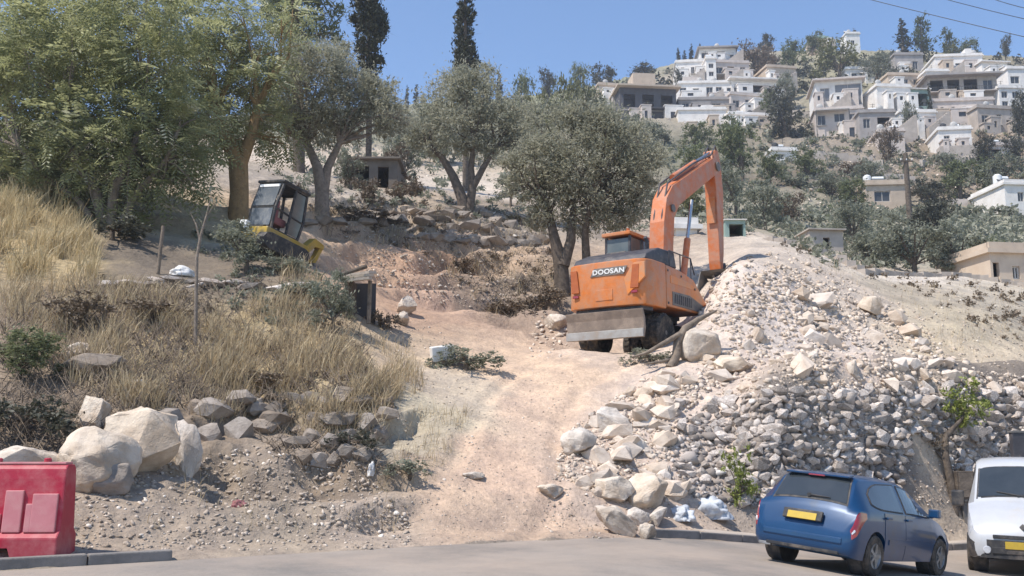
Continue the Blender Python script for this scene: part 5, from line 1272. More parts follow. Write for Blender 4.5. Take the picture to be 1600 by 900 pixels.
            for q in np.linspace(xa + .05, xb - .05, max(3, int((xb - xa) / .45))): rr.box((q, -1.36, z + hh / 2 + .1), (.05, .04, hh - .1))
            rr.build('railing', M['rail_dark'], bb)
        elif e[0] == 'tank':
            _, u, m_, rr_ = e; c = ((u - .5) * w, depth * .4, h + 1.3)
            tk = MB().lathe([(rr_, -.75), (rr_, .55), (rr_ * .5, .75), (.01, .78)], c, 'z', 14).build('water_tank', M[m_], t, smooth=40)
            MB().box((c[0], c[1], h + .45), (rr_ * 1.6, rr_ * 1.6, .5)).build('tank_stand', M['rail_dark'], tk)
        elif e[0] == 'box':
            _, u0, u1, hh, m_ = e[:5]; MB().box((((u0 + u1) / 2 - .5) * w, depth * .45, h + hh / 2 + .1), ((u1 - u0) * w, depth * .5, hh)).build('roof_room', M[m_], t)
        elif e[0] == 'canopy':
            _, u0, u1, v, dp = e; ce = MB().box((((u0 + u1) / 2 - .5) * w, -dp / 2, v * h), ((u1 - u0) * w, dp, .14), (.1, 0, 0)).build('canopy', M['frame_pale'], t)
            for u in (u0 + .01, u1 - .01): MB().box(((u - .5) * w, -dp + .1, v * h / 2 - sink / 2), (.12, .12, v * h + sink - .2)).build('post', M['rail_dark'], ce)
        elif e[0] == 'band':
            _, v0, v1, m_ = e; MB().box((0, -.06, (v0 + v1) / 2 * h), (w + .06, .14, (v1 - v0) * h)).build('wall_band', M[m_], t)
        elif e[0] == 'terrace':
            _, u0, u1, hh, dp, m_ = e; MB().box((((u0 + u1) / 2 - .5) * w, -dp / 2, hh / 2 - sink / 2), ((u1 - u0) * w, dp - .02, hh + sink)).build('terrace_wall', M[m_], t)
        elif e[0] == 'dish':
            _, u, = e; MB().lathe([(.01, 0), (.35, .06), (.6, .2)], ((u - .5) * w, .6, h + 1.1), 'y', 12).build('satellite_dish', M['frame_pale'], t)
    return t
def row(n, v0, v1, u0=.08, u1=.92, fill=.45, kind='w'):
    s = (u1 - u0) / n; return [(u0 + s * i + s * (1 - fill) / 2, v0, u0 + s * i + s * (1 + fill) / 2, v1, kind) for i in range(n)]

HS = house
HS('apartment_house', 'dark unfinished concrete apartment house with a tan room on its flat roof', 'house', 1014, 205, 138, 92, 188, 6, 10, 'render_dark', row(3, .55, .85, .0, 1, .62, 'o') + row(3, .08, .38, .1, .95, .5), 'slab', 'render_tan', [('box', .28, .68, 4.0, 'render_tan'), ('band', .46, .50, 'render_grey'), ('balcony', .4, .9, .50, 1.0)])
HS('house', 'low pale house with a flat roof left of the dark concrete house', 'house', 956, 152, 134, 44, 196, 10, 8, 'render_tan', row(2, .25, .7), 'flat')
HS('house', 'white house crowning the hilltop cluster, with a dark roof shade', 'house', 1122, 98, 76, 58, 216, -4, 8, 'render_white', [(.05, .35, .35, .75), (.48, .2, .70, .8, 'o'), (.8, .3, .94, .7)], 'slab', 'render_grey', [('tank', .2, 'tank_white', .6), ('tank', .75, 'tank_black', .6), ('dish', .5)])
HS('house', 'pale block with three small windows, left side of the hilltop cluster', 'house', 1083, 127, 97, 54, 208, -6, 9, 'render_white', row(3, .4, .75, .05, .95, .34, 's'), 'flat', None, [('tank', .8, 'tank_white', .6)])
HS('house', 'pinkish block with terraced roof, right side of the hilltop cluster', 'house', 1142, 128, 98, 62, 207, 5, 9, 'render_pink', [(.08, .3, .3, .75), (.42, .25, .6, .8, 'o'), (.76, .35, .9, .8, 's')], 'flat', None, [('tank', .4, 'tank_black', .6), ('canopy', .05, .5, .25, 2.2)])
HS('house', 'wide white house with a row of dark square windows in the middle of the cluster', 'house', 1108, 160, 130, 96, 199, -3, 9, 'render_white', [(.02, .45, .13, .8), (.24, .3, .34, .75, 's'), (.46, .3, .57, .8, 's'), (.62, .3, .72, .8, 's'), (.80, .35, .97, .75)], 'flat', None, [('box', .1, .35, 2.2, 'render_pink'), ('dish', .6)])
HS('house', 'white house with one long dark window band, right of the cluster', 'house', 1180, 152, 126, 78, 199, 6, 9, 'render_white', [(.06, .2, .95, .72, 'o')], 'slab', 'render_white', [('balcony', .06, .95, .12, .9)])
HS('house', 'low pinkish house stepping down the slope below the long window band', 'house', 1176, 178, 150, 74, 192, 12, 9, 'render_pink', [(.05, .3, .2, .7), (.34, .4, .52, .8), (.66, .3, .8, .7, 's')], 'flat', None, [('tank', .6, 'tank_black', .55)])
HS('house', 'greyish white block below the row of square windows', 'house', 1102, 178, 156, 84, 192, -2, 8, 'render_grey', [(.06, .3, .2, .8), (.34, .2, .5, .8, 'o'), (.62, .3, .8, .75), (.86, .3, .95, .75)], 'flat')
HS('house', 'bright white house, foot of the hilltop cluster', 'house', 1098, 212, 172, 76, 184, -2, 9, 'render_white', [(.16, .05, .36, .32), (.62, .05, .82, .3)], 'flat', None, [('box', .52, .78, 1.6, 'render_white')])
HS('house', 'house with big grey glazed front and white end room, above the tall pink base', 'house', 1312, 168, 126, 72, 172, -10, 9, 'render_white', [(.10, .25, .30, .75), (.42, .08, .98, .86)], 'slab', 'render_pink', [('tank', .1, 'tank_white', .5)], pane='window_grey')
HS('house', 'tall pale pink house with two small windows high in its wall, mid right hillside', 'house', 1314, 238, 172, 74, 166, -10, 9, 'render_pink', [(.05, .66, .22, .9, 's'), (.40, .72, .62, .92), (.72, .62, .84, .9, 's')], 'flat', None, [('band', .30, .34, 'render_grey'), ('canopy', .0, .7, .98, 1.4)])
HS('house', 'white house with a greenish sheet side building beside the cypress', 'house', 1398, 166, 136, 56, 168, 4, 8, 'render_white', [(.2, .2, .42, .65, 's')], 'flat')
HS('side_building', 'greenish sheet walled side building with a dark open front', 'shed', 1438, 170, 140, 34, 169, 4, 7, 'sheet_green', [(.1, .15, .9, .8, 'o')], 'slab', 'render_white')
HS('house', 'pale box house on the skyline left of the dark pine', 'house', 1422, 118, 86, 46, 214, 0, 9, 'render_grey', row(2, .3, .7), 'flat', None, [('tank', .3, 'tank_white', .6)])
HS('house', 'white house with a small white tank room on its roof, on the upper right', 'house', 1500, 118, 88, 74, 200, -5, 9, 'render_white', [(.08, .15, .32, .6, 'o'), (.42, .2, .6, .65), (.72, .2, .9, .6)], 'flat', None, [('box', .72, .86, 2.4, 'render_white')])
HS('house', 'white awning roofed house right of the small tank room', 'house', 1556, 124, 98, 44, 196, 6, 8, 'render_white', [(.1, .15, .85, .7, 'o')], 'slab', 'render_white')
HS('house', 'big greyish stone house with dark openings under its roof, upper right hillside', 'house', 1506, 160, 120, 106, 178, -6, 10, 'stone_facing', [(.03, .42, .22, .9, 'o'), (.28, .42, .46, .9, 'o'), (.52, .42, .72, .9, 'o'), (.80, .45, .94, .85)], 'slab', 'render_grey', [('balcony', .0, 1.0, .36, .9)])
HS('house', 'pale stone lower house with small windows under the big greyish house', 'house', 1500, 196, 158, 108, 170, -6, 9, 'render_pink', row(6, .45, .78, .03, .97, .28, 's') + [(.30, .05, .38, .36, 'o')], 'flat', None, [('terrace', .0, .5, 2.0, 2.5, 'stone_facing')])
HS('house', 'long low pinkish house right of the pale stone lower house', 'house', 1560, 212, 170, 66, 165, 8, 9, 'stone_facing', [(.1, .4, .28, .75), (.5, .4, .62, .8, 's'), (.75, .1, .9, .6, 'o')], 'flat')
HS('house', 'small bright white house alone on the rocky slope above the pole', 'house', 1494, 236, 203, 50, 148, -8, 7, 'render_white', [(.16, .15, .34, .75), (.50, .35, .74, .62, 's')], 'flat', None, [('terrace', -.1, 1.1, .3, 2, 'stone_facing')])
HS('house', 'white house at the right frame edge below the skyline', 'house', 1594, 136, 108, 36, 188, 0, 8, 'render_white', [(.1, .2, .5, .6)], 'flat')
HS('house', 'plain pale concrete house behind the utility pole', 'house', 1388, 336, 289, 66, 113, -4, 7, 'render_tan', [(.20, .45, .58, .8)], 'flat')
HS('house', 'white house wall at the right edge beyond the big bushes', 'house', 1592, 326, 289, 42, 108, 5, 7, 'render_white', [(.5, .3, .75, .7)], 'flat')
HS('house', 'low beige house at the right edge behind the dirt terrace', 'house', 1588, 446, 396, 82, 56, 8, 5, 'render_tan', [(.05, .1, .18, .7, 'o'), (.45, .2, .6, .6)], 'flat', None, sink=2)
HS('tank_house', 'small white block house on the skyline', 'house', 1334, 78, 53, 22, 258, 0, 5, 'render_white', [(.3, .3, .6, .6)], 'flat')
HS('pavilion', 'small skyline pavilion with a green roof', 'pavilion', 1284, 78, 60, 34, 255, 0, 5, 'render_tan', [(.08, .1, .45, .85, 'o'), (.55, .1, .92, .85, 'o')], 'gable', 'sheet_green')
HS('house', 'pale terrace house between the cluster and the grey dark tree', 'house', 1222, 132, 106, 50, 206, 10, 8, 'render_tan', row(2, .3, .7), 'flat')
HS('house', 'low greyish house above the rocky slope, right of the tall pink house', 'house', 1372, 206, 176, 56, 160, -4, 7, 'render_grey', [(.1, .2, .3, .7), (.5, .25, .85, .75, 'o')], 'flat')
HS('house', 'pale house with shaded front between the sheet building and the lower stone house', 'house', 1436, 200, 176, 58, 163, 2, 7, 'render_white', [(.1, .3, .3, .75, 's'), (.6, .3, .75, .75, 's')], 'flat')
HS('house', 'small white cube house squeezed above the pinkish terraced block', 'house', 1150, 100, 86, 30, 216, 0, 6, 'render_white', [(.3, .3, .65, .75)], 'flat')
HS('house', 'narrow white stair tower between the pale block and the terraced block', 'house', 1112, 128, 92, 16, 204, 0, 5, 'render_white', [(.25, .6, .75, .8), (.25, .25, .75, .45)], 'flat')
HS('house', 'white terrace house with an arched looking shaded porch, left of the grey dark tree', 'house', 1170, 200, 180, 66, 182, 8, 7, 'render_white', [(.06, .1, .3, .75, 'o'), (.38, .1, .62, .75, 'o'), (.72, .35, .9, .75)], 'flat')
HS('house', 'pale house half hidden behind the skyline trees, above the glazed house', 'house', 1345, 128, 108, 46, 208, -4, 7, 'render_white', row(2, .3, .7), 'flat')
HS('house', 'pale tan house under the box house on the skyline', 'house', 1416, 136, 118, 58, 196, 4, 7, 'render_tan', row(3, .3, .7), 'flat')
HS('house', 'white house wedged between the big greyish house and the sheet building', 'house', 1466, 134, 112, 36, 192, 0, 7, 'render_white', [(.2, .3, .5, .75)], 'flat')
HS('house', 'white two storey house at the right edge above the long low house', 'house', 1582, 172, 138, 40, 176, 4, 7, 'render_white', [(.1, .55, .35, .85), (.1, .1, .35, .4), (.55, .55, .8, .85)], 'flat')
HS('house', 'small pinkish house below the glazed house base, beside the rocky slope', 'house', 1394, 232, 206, 40, 152, -6, 6, 'render_pink', [(.2, .3, .45, .7), (.6, .3, .8, .7)], 'flat')
HS('house', 'low white house among the bushes above the valley', 'house', 1226, 252, 236, 40, 142, 4, 6, 'render_white', [(.2, .2, .5, .7)], 'flat')
HS('house', 'pale house with dark porch on the brown slope at the right', 'house', 1566, 250, 228, 46, 148, 6, 6, 'render_pink', [(.1, .1, .5, .75, 'o'), (.65, .35, .85, .75)], 'flat')
HS('hut', 'white hut with one dark window, seen behind the excavator boom', 'hut', 1074, 400, 358, 34, 52, 5, 3, 'render_white', [(.45, .35, .75, .8)], 'flat', sink=1)
HS('hut', 'small dark green hut with a white flat roof right of the excavator arm', 'hut', 1150, 384, 344, 32, 50, 0, 3, 'sheet_green', [(.2, .1, .9, .85, 'o')], 'slab', 'render_white', sink=1)
HS('stone_hut', 'low pale stone hut wall above the valley bushes', 'hut', 1292, 388, 360, 54, 66, 5, 3, 'stone_facing', [(.4, .1, .6, .6, 'o')], 'slab', 'stone_facing', sink=2)
HS('ruined_hut', 'ruined grey stone hut with a dark doorway between the olive trees', 'ruin', 582, 298, 250, 78, 55, 0, 4, 'shaded_stone', [(.60, .0, .82, .78, 'o'), (.06, .05, .42, .82, 'o')], 'slab', sink=1)  # roof slab added to the ruin to keep its inside dark
M['retaining'] = M['stone_facing']
# dry stone terrace walls on the far slope
g_ = np.random.default_rng(91)
def terrace(label, pts, hpx, mat='stone_facing', name='terrace_wall', thick=.5, Y=None):
    cum = np.concatenate([[0], np.cumsum([math.hypot(b[0] - a[0], b[1] - a[1]) for a, b in zip(pts[:-1], pts[1:])])]); ts = np.linspace(0, cum[-1], max(2, int(cum[-1] / 14)))
    pts = list(zip(np.interp(ts, cum, [q[0] for q in pts]), np.interp(ts, cum, [q[1] for q in pts])))
    hh = hits([q[0] for q in pts], [q[1] for q in pts]); t = thing(name, label, 'wall', tuple(hh[0])); n = 0
    for a, b in zip(hh[:-1], hh[1:]):
        a, b = Vector(a), Vector(b); L_ = (b - a).length; m = max(1, int(L_ / 2.4)); k = a.y / F
        for i in range(m):
            p, q = a.lerp(b, i / m), a.lerp(b, (i + 1) / m); h = hpx * k * g_.uniform(.7, 1.2); c = p.lerp(q, .5) - Vector(hh[0]); d = q - p
            MB().box((0, 0, h / 2 - .4), ((q - p).length * 1.03, thick, h + .8), None, .96).build('wall_block', M[mat], t, loc=c, rot=(0, 0, math.atan2(d.y, d.x)))
    return t
terrace('pale broken edge wall of the dirt terrace, running down to the right', [(1196, 374), (1240, 382), (1290, 400), (1345, 424)], 5, 'stone_facing', 'edge_wall', .4)
terrace('low white stone edging along the dirt terrace before the bushes', [(1345, 426), (1400, 430), (1450, 432), (1500, 431), (1560, 440), (1620, 452)], 5, 'stone_facing', 'edge_wall', .4)
terrace('long pale terrace wall below the hilltop cluster', [(1150, 192), (1200, 186), (1270, 182)], 10)
terrace('grey terrace wall under the tall pink house', [(1270, 246), (1320, 250), (1380, 262)], 10)
terrace('rough terrace wall under the lone white house', [(1440, 262), (1480, 258), (1540, 252)], 8)
terrace('terrace wall on the brown slope at the right edge', [(1530, 236), (1570, 228), (1630, 222)], 10)
terrace('pale terrace wall above the concrete house by the pole', [(1330, 262), (1380, 276), (1430, 284)], 7)
terrace('long pinkish boundary wall right of the utility pole', [(1480, 322), (1530, 318), (1590, 322)], 10, 'render_pink')

# ------------------------------------------------------------------ far trees and bushes
P_ = plant
for lab, kind, px, py, Y, w, h in (
 ('yellow green tree on the skyline, behind the large olive crown', 'round_yellow', 872, 178, 150, 80, 70), ('yellow green tree right of the skyline one, above the large olive', 'round_yellow', 915, 172, 158, 62, 60), ('green skyline tree left end of the far ridge', 'round_green', 824, 168, 170, 50, 56),
 ('dark green skyline tree above the yellow green trees', 'round_dark', 856, 138, 215, 40, 36), ('dark bushy skyline tree left of the tan roof room', 'round_dark', 948, 130, 215, 62, 36), ('dark skyline tree, behind the tan roof room', 'round_dark', 1008, 122, 225, 60, 30), ('green skyline tree between two dark ones', 'round_green', 905, 128, 222, 36, 28),
 ('brown green tree right of the crowning white house', 'round_brown', 1188, 122, 215, 66, 72), ('dark green tree behind the brown green tree', 'round_dark', 1196, 88, 245, 40, 40), ('green tree on the ridge, left of the pavilion', 'round_green', 1240, 112, 225, 56, 56), ('large olive green tree below the pavilion', 'round_yellow', 1312, 122, 210, 84, 72),
 ('green tree beside the pavilion on the ridge', 'round_green', 1270, 90, 250, 50, 42), ('sage green tree right of the large olive green tree', 'round_sage', 1370, 126, 205, 64, 52), ('tall dark pine on the right skyline, widest one', 'pine', 1440, 84, 235, 62, 64), ('dark bushy pine right of the widest one', 'pine', 1482, 84, 235, 46, 44), ('round dark tree on the skyline at the far right', 'round_dark', 1571, 86, 235, 28, 34), ('low green tree on the skyline between pines and round tree', 'round_green', 1520, 88, 232, 46, 30),
 ('green tree below the pines on the skyline', 'round_yellow', 1490, 96, 222, 50, 26),
 ('large grey dark tree in the middle of the hillside houses', 'round_dark', 1232, 238, 168, 96, 106), ('pale dry tree left above the grey dark tree', 'round_sage', 1236, 158, 192, 50, 50), ('dark brown bush under the grey dark tree', 'spread_brown', 1242, 250, 158, 80, 40),
 ('green bush right below the bright white walled house', 'round_green', 1140, 232, 150, 74, 52), ('green bush left below the bright white walled house', 'round_green', 1084, 232, 150, 70, 42), ('green bush below the dark concrete house', 'round_sage', 1022, 226, 150, 80, 40), ('green tree right of the arm tip', 'round_green', 1160, 270, 112, 90, 80), ('pale green tree behind the excavator arm', 'round_sage', 1150, 330, 82, 92, 88), ('green tree behind the bend of the boom', 'round_green', 1078, 300, 100, 80, 76), ('green tree inside the boom arch', 'round_yellow', 1082, 352, 76, 70, 70), ('grey green tree right of the green hut', 'round_sage', 1196, 350, 74, 80, 80), ('sage bush between boom arch and olive', 'round_sage', 1030, 352, 68, 70, 70), ('brown bush behind the green hut', 'round_brown', 1232, 350, 84, 60, 50), ('green tree far behind the arm', 'round_green', 1204, 290, 115, 60, 60),
 ('grey green bush below the stone hut, valley left end', 'round_sage', 1332, 372, 76, 76, 66), ('big grey green bush in the valley, largest one', 'round_sage', 1430, 432, 60, 130, 96), ('grey green bush left of the largest valley bush', 'round_sage', 1362, 428, 62, 90, 70), ('grey green bush right of the largest valley bush', 'round_sage', 1502, 436, 60, 110, 86), ('green bush at the right end of the valley row', 'round_green', 1556, 432, 66, 80, 62), ('dark bush behind the largest valley bush', 'round_dark', 1462, 362, 82, 96, 60), ('dark green bush right of the pole', 'round_dark', 1460, 330, 110, 80, 56), ('green bush below the lone white house', 'round_green', 1500, 300, 120, 90, 56), ('grey green tree on the brown slope at the right', 'round_sage', 1564, 296, 118, 84, 62), ('dark tree at the right edge beside the long low house', 'round_dark', 1592, 208, 155, 50, 70), ('dark green bush below the pale concrete house', 'round_green', 1340, 330, 108, 70, 54), ('brown bush in the cleft left of the lone white house', 'round_brown', 1392, 250, 142, 50, 62), ('dark brown bush right of the lone white house', 'round_brown', 1540, 232, 146, 36, 28), ('dry brown bush under the broken terrace', 'spread_brown', 1440, 306, 118, 70, 40), ('green tree beside the tall pink house', 'round_sage', 1420, 196, 158, 34, 44), ('dry bush on the rubble slope under the tall pink house', 'spread_brown', 1330, 270, 132, 70, 30), ('sage bush at the left foot of the tall pink house', 'spread_sage', 1236, 300, 118, 80, 44),
 ('sage green bush right of the middle olive, on the terrace', 'round_sage', 798, 316, 58, 60, 60), ('grey green tree between the middle and leftmost olives', 'round_sage', 632, 250, 62, 80, 60), ('grey green bush at the ruined hut', 'round_sage', 548, 290, 52, 60, 52), ('brown dry bush on top of the ruined hut wall', 'round_brown', 612, 262, 57, 60, 36), ('low brown bush before the right end of the ruined hut', 'spread_brown', 622, 306, 50, 60, 30), ('dry brown bush left of the ruined hut doorway', 'round_brown', 545, 296, 53, 46, 60)):
    P_('bush' if ('bush' in lab) else 'tree', kind, lab, 'bush' if 'bush' in lab else 'tree', px, py, Y, w, h)
for lab, px, py, Y, w, h in (('dark cypress pair between the two tall cypresses, left one', 636, 158, 230, 9, 28), ('dark cypress pair between the two tall cypresses, right one', 650, 158, 230, 11, 30), ('small far cypress right of the slim tall cypress, slighter one', 762, 140, 210, 9, 32), ('small far cypress right of the slim tall cypress, stouter one', 780, 142, 210, 15, 38),
                             ('skyline cypress left of the crowning white house, first from the left', 1060, 98, 250, 9, 26), ('skyline cypress left of the crowning white house, second from the left', 1070, 98, 250, 8, 22), ('skyline cypress left of the crowning white house, third from the left', 1081, 98, 250, 10, 32), ('small skyline cypress nearest the crowning white house', 1094, 96, 250, 9, 30),
                             ('dark pointed cypress beside the widest pine', 1412, 86, 235, 24, 62), ('dark cypress beside the sheet walled building', 1453, 166, 166, 10, 44)):
    P_('cypress_tree', 'cypress', lab, 'tree', px, py, Y, w, h)
# low scrub on the far slopes: one mass
for lab, kind, px, py, Y, w, h in (('dense green tree left of the low pale house, above the olive', 'round_green', 930, 196, 170, 76, 56), ('green tree behind the large olive crown, right side', 'round_sage', 1000, 236, 120, 90, 66), ('yellow green tree left of the large olive crown', 'round_yellow', 838, 215, 120, 76, 62), ('green tree below the yellow green trees', 'round_green', 800, 225, 110, 70, 56), ('dark green tree beside the stair tower', 'round_dark', 1060, 130, 204, 26, 26), ('green tree under the long window band', 'round_green', 1206, 180, 186, 40, 40), ('dark green tree right of the lone white house', 'round_dark', 1535, 262, 140, 60, 50), ('grey green tree under the lone white house', 'round_sage', 1480, 272, 132, 60, 40), ('green tree in front of the rough terrace wall', 'round_green', 1540, 300, 120, 70, 60), ('green tree above the pale concrete house', 'round_sage', 1360, 292, 124, 60, 48), ('green tree at the left of the rocky slope', 'round_green', 1262, 282, 128, 66, 56), ('sage tree in the middle of the rocky slope', 'round_sage', 1300, 318, 112, 70, 52), ('dark green tree at the right edge under the white two storey house', 'round_dark', 1590, 262, 140, 50, 56), ('green tree on the ridge behind the middle olive', 'round_green', 690, 200, 120, 80, 50), ('sage tree on the ridge between cypresses', 'round_sage', 640, 200, 110, 80, 46)):
    P_('tree', kind, lab, 'tree', px, py, Y, w, h)
g_ = np.random.default_rng(95)
def scrub(name, label, poly, n, s0, s1, mat, seed):
    h_ = hits(*scatter(poly, n, seed)); g2 = np.random.default_rng(seed); V = []; Q = []; T = []
    k = h_[:, 1] / F; s = k * g2.uniform(s0, s1, n); m = 26
    P = np.repeat(h_, m, 0) + unit(g2.normal(0, 1, (n * m, 3))) * (np.repeat(s, m) * g2.uniform(.1, .55, n * m))[:, None] * np.array([1, 1, .7]) + np.repeat(s, m)[:, None] * np.array([0, 0, .25])
    v, q, t = leaves(P, np.repeat(s, m) * .33, .5, g2, .4); o = link(name, np_mesh(name, v, q, M[mat], {'tint': t})); tag(o, label, 'scrub', kind='stuff')
FAR = [(1000, 240), (1060, 210), (1280, 180), (1640, 140), (1640, 330), (1500, 345), (1300, 350), (1050, 340)]
scrub('scrub', 'low grey green scrub over the far hillside', FAR, 900, 6, 22, 'leaf_sage', 96); scrub('scrub', 'low green scrub over the far hillside', FAR, 420, 5, 16, 'leaf_green', 97)
scrub('scrub', 'dark green scrub along the skyline', [(780, 185), (900, 150), (1000, 125), (1120, 96), (1250, 92), (1640, 92), (1640, 130), (1300, 140), (1000, 170), (800, 215)], 520, 8, 24, 'leaf_dark', 98)
scrub('scrub', 'green scrub filling the valley', [(1000, 330), (1640, 330), (1640, 425), (1300, 420), (1200, 368), (1000, 362)], 650, 10, 32, 'leaf_sage', 99)
scrub('scrub', 'dry brown scrub on the terraces below the olives', [(420, 290), (700, 310), (870, 330), (870, 490), (770, 500), (690, 410), (480, 350)], 150, 6, 20, 'leaf_brown', 102)
scrub('scrub', 'grey green scrub on the terraces below the olives', [(380, 235), (820, 260), (860, 350), (700, 345), (480, 310)], 200, 8, 24, 'leaf_sage', 103)
scrub('scrub', 'dry scrub on the left bank', [(150, 430), (470, 440), (580, 560), (620, 660), (300, 660), (60, 560)], 200, 8, 22, 'leaf_brown', 104)
scrub('scrub', 'grey green weeds on the left bank', [(300, 360), (470, 400), (560, 500), (480, 530), (330, 470)], 130, 8, 24, 'leaf_sage', 105)
scrub('scrub', 'dry weeds along the dirt terrace', [(1200, 378), (1420, 430), (1620, 450), (1620, 560), (1450, 470)], 120, 6, 18, 'leaf_brown', 106)
scrub('scrub', 'dry green scrub on the ridge behind the olives', [(380, 180), (640, 165), (820, 180), (820, 260), (380, 240)], 300, 8, 22, 'leaf_sage', 100)
# scattered pale rocks on the far slope
h_ = hits(*scatter([(1240, 230), (1640, 200), (1640, 330), (1250, 340)], 900, 101)); tag(stuff_rocks('hillside_rocks', h_, h_[:, 1] / F * (2 + 7 * g_.random(len(h_)) ** 2), M['rubble_small'], seed=13), 'pale rocks scattered over the far slope', 'rocks')
# ------------------------------------------------------------------ small things of the place
M['red_plastic'] = pm('red_plastic', (0.40, 0.014, 0.04), (0.34, 0.018, 0.04), scale=2, rough=.5, spec=.35, dirt=(.46, .15, .15), dirtscale=2.6, dirtamt=.55)
M['red_faded'] = pm('red_faded', (0.54, 0.21, 0.22), (0.48, 0.16, 0.175), scale=3, rough=.55, spec=.3, dirt=(.55, .30, .27), dirtscale=2.5, dirtamt=.6)
M['white_cloth'] = pm('white_cloth', (.72, .70, .67), (.6, .58, .55), scale=4, rough=.8)
M['plank'] = pm('plank', (.52, .45, .37), (.40, .33, .26), scale=4, rough=.85, bump=.5, bscale=20)
# red road barrier behind the kerb, left
x, y = street(-8.05, .62); kx = ray(113, 860)[0]
zb = float(H(np.array([-5.4]), np.array([11.95]))[0])
bar = thing('road_barrier', 'red plastic water filled road barrier with pale ribs standing behind the kerb', 'barrier', (-6.12, 12.22, zb + .03), (0, 0, R(3)))
prof = [(-.30, .0), (-.30, .28), (-.22, .36), (-.17, .98), (-.15, 1.10), (-.10, 1.15), (.10, 1.15), (.15, 1.10), (.17, .98), (.22, .36), (.30, .28), (.30, .0)]
def barrier_section(x0, x1, notch):
    return MB().prism([(q[0], q[1]) for q in prof], x0, x1, 'yz')
b_ = barrier_section(-.82, .60, 0).build('body', M['red_plastic'], bar, bevel=.02)
cut = MB().prism([(-.27, -.05), (-.20, .16), (.02, .16), (.09, -.05)], -1, 1).build('cutter', M['red_plastic'])
cut2 = MB().box((0, 0, 0), (.10, 1.2, .30)).build('cutter', M['red_plastic'], loc=(.0, 0, -1))
cut.parent = bar; cut2.parent = bar
bpy.context.view_layer.update(); apply_bool(b_, [cut, cut2])
for xa, xb, za, zc in ((-.40, -.24, .34, .66), (-.21, -.12, .34, .56), (-.09, .13, .34, .84), (.17, .25, .34, .68), (.24, .545, .34, .80), (-.75, -.44, .34, .78)):
    tt = lambda z: -.235 + (z - .34) / (.98 - .36) * .055
    MB().prism([(tt(za) - .028, za), (tt(zc) - .022, zc), (tt(zc) + .04, zc), (tt(za) + .04, za)], xa, xb, 'yz').build('rib', M['red_faded'], bar, bevel=.012)
MB().box((-.11, 0, 1.165), (1.36, .22, .03)).build('top_edge', M['red_faded'], bar, bevel=.01)
for xq in (-.3, .3): MB().lathe([(.045, 0), (.045, .05), (.03, .06)], (xq, 0, 1.17), 'z', 12).build('filler_cap', M['red_plastic'], bar)
# ruined timber shed in the cutting
p = hit(562, 505); k = p.y / F
q = lambda px, py, dy=0: Vector(((px - 562) * k, dy, (505 - py) * k))
t = thing('shed_ruin', 'collapsed timber and sheet shed roof over a dark hole in the bank', 'shed', p)
for a, b, w in (((512, 424, .8), (576, 418, .5), .5), ((516, 432, .2), (578, 428, .0), .45), ((530, 440, -.2), (580, 436, -.3), .35)):
    A_, B_ = q(*a), q(*b); d = B_ - A_
    MB().box((0, 0, 0), (d.length, w, .07)).build('plank', M['plank'], t, loc=A_.lerp(B_, .5), rot=(R(8), -math.atan2(d.z, d.x), math.atan2(d.y, d.x)))
MB().tube([q(524, 434, -.3), q(548, 426, -.3), (q(574, 417, -.3))], [.05, .05, .06], 8).build('beam', M['bark'], t)
MB().tube([q(540, 505, 0), q(540, 438, 0)], .06, 6).tube([q(575, 505, .1), q(576, 436, .1)], .06, 6).build('post', M['dead_wood'], t)
MB().box(tuple(q(556, 470, .9)), (45 * k, .1, 75 * k)).build('hole_shade', M['render_dark'], t)  # dark sheet painted as the shade of the hole under the planks
MB().box(tuple(q(545, 470, .5)), (.1, 1.0, 70 * k)).build('side_wall', M['bark'], t)
plant('bush', 'spread_brown', 'dark brown dry bush beside the dark hole of the shed ruin', 'bush', 600, 515, None, 54, 62)
# white block, sack, sheet, litter
p = hit(693, 568); k = p.y / F
t = thing('white_block', 'white square cornered block lying on a ledge beside the grey green bush', 'block', p, (R(8), R(-8), R(12)))
MB().box((0, 0, .26), (36 * k, .45, 23 * k)).build('block', M['white_cloth'], t, bevel=.02); MB().box((-.1, 0, .05), (26 * k, .4, .12)).build('foot', M['dark_stone'], t)
def lump(name, label, cat, px, py, w, h, mat, seed, amp=.22):
    p = hit(px, py); k = p.y / F; bm = bmesh.new(); bmesh.ops.create_icosphere(bm, subdivisions=4, radius=.5)
    for v in bm.verts:
        n = mnoise.fractal(v.co * 3 + Vector((seed, 0, 0)), 1, 2, 4); rdg = abs(mnoise.noise(v.co * 5 + Vector((0, seed, 0))))
        v.co *= 1 + amp * n - amp * .8 * rdg
        if v.co.z < -.18: v.co.z = -.18
    me = bpy.data.meshes.new(name); bm.to_mesh(me); bm.free(); me.materials.append(M[mat]); me.shade_smooth()
    o = link(name, me, None, (p.x, p.y + w * k * .2, p.z + .15 * h * k), (0, 0, seed), (w * k * 1.05, w * k * .7, h * k * 1.3)); tag(o, label, cat); return o
M['plastic_sheet'] = pm('plastic_sheet', (.58, .60, .62), (.42, .44, .47), scale=5, rough=.4, bump=.4, bscale=8)
lump('plastic_sheet', 'crumpled pale grey plastic sheet, larger heap beside the stone bank', 'plastic sheet', 1112, 808, 76, 40, 'plastic_sheet', 2.3, .4)
lump('plastic_sheet', 'crumpled pale grey plastic sheet, smaller flatter heap next to the rubble', 'plastic sheet', 1066, 812, 52, 26, 'plastic_sheet', 5.1, .4)
lump('white_sack', 'white sack lying in the shade above the stone terrace', 'sack', 282, 430, 46, 20, 'white_cloth', 1.2)
lump('pink_cloth', 'small faded pink cloth lying on the dusty slope', 'cloth', 372, 792, 24, 12, 'seat_red', 3.2, .4)
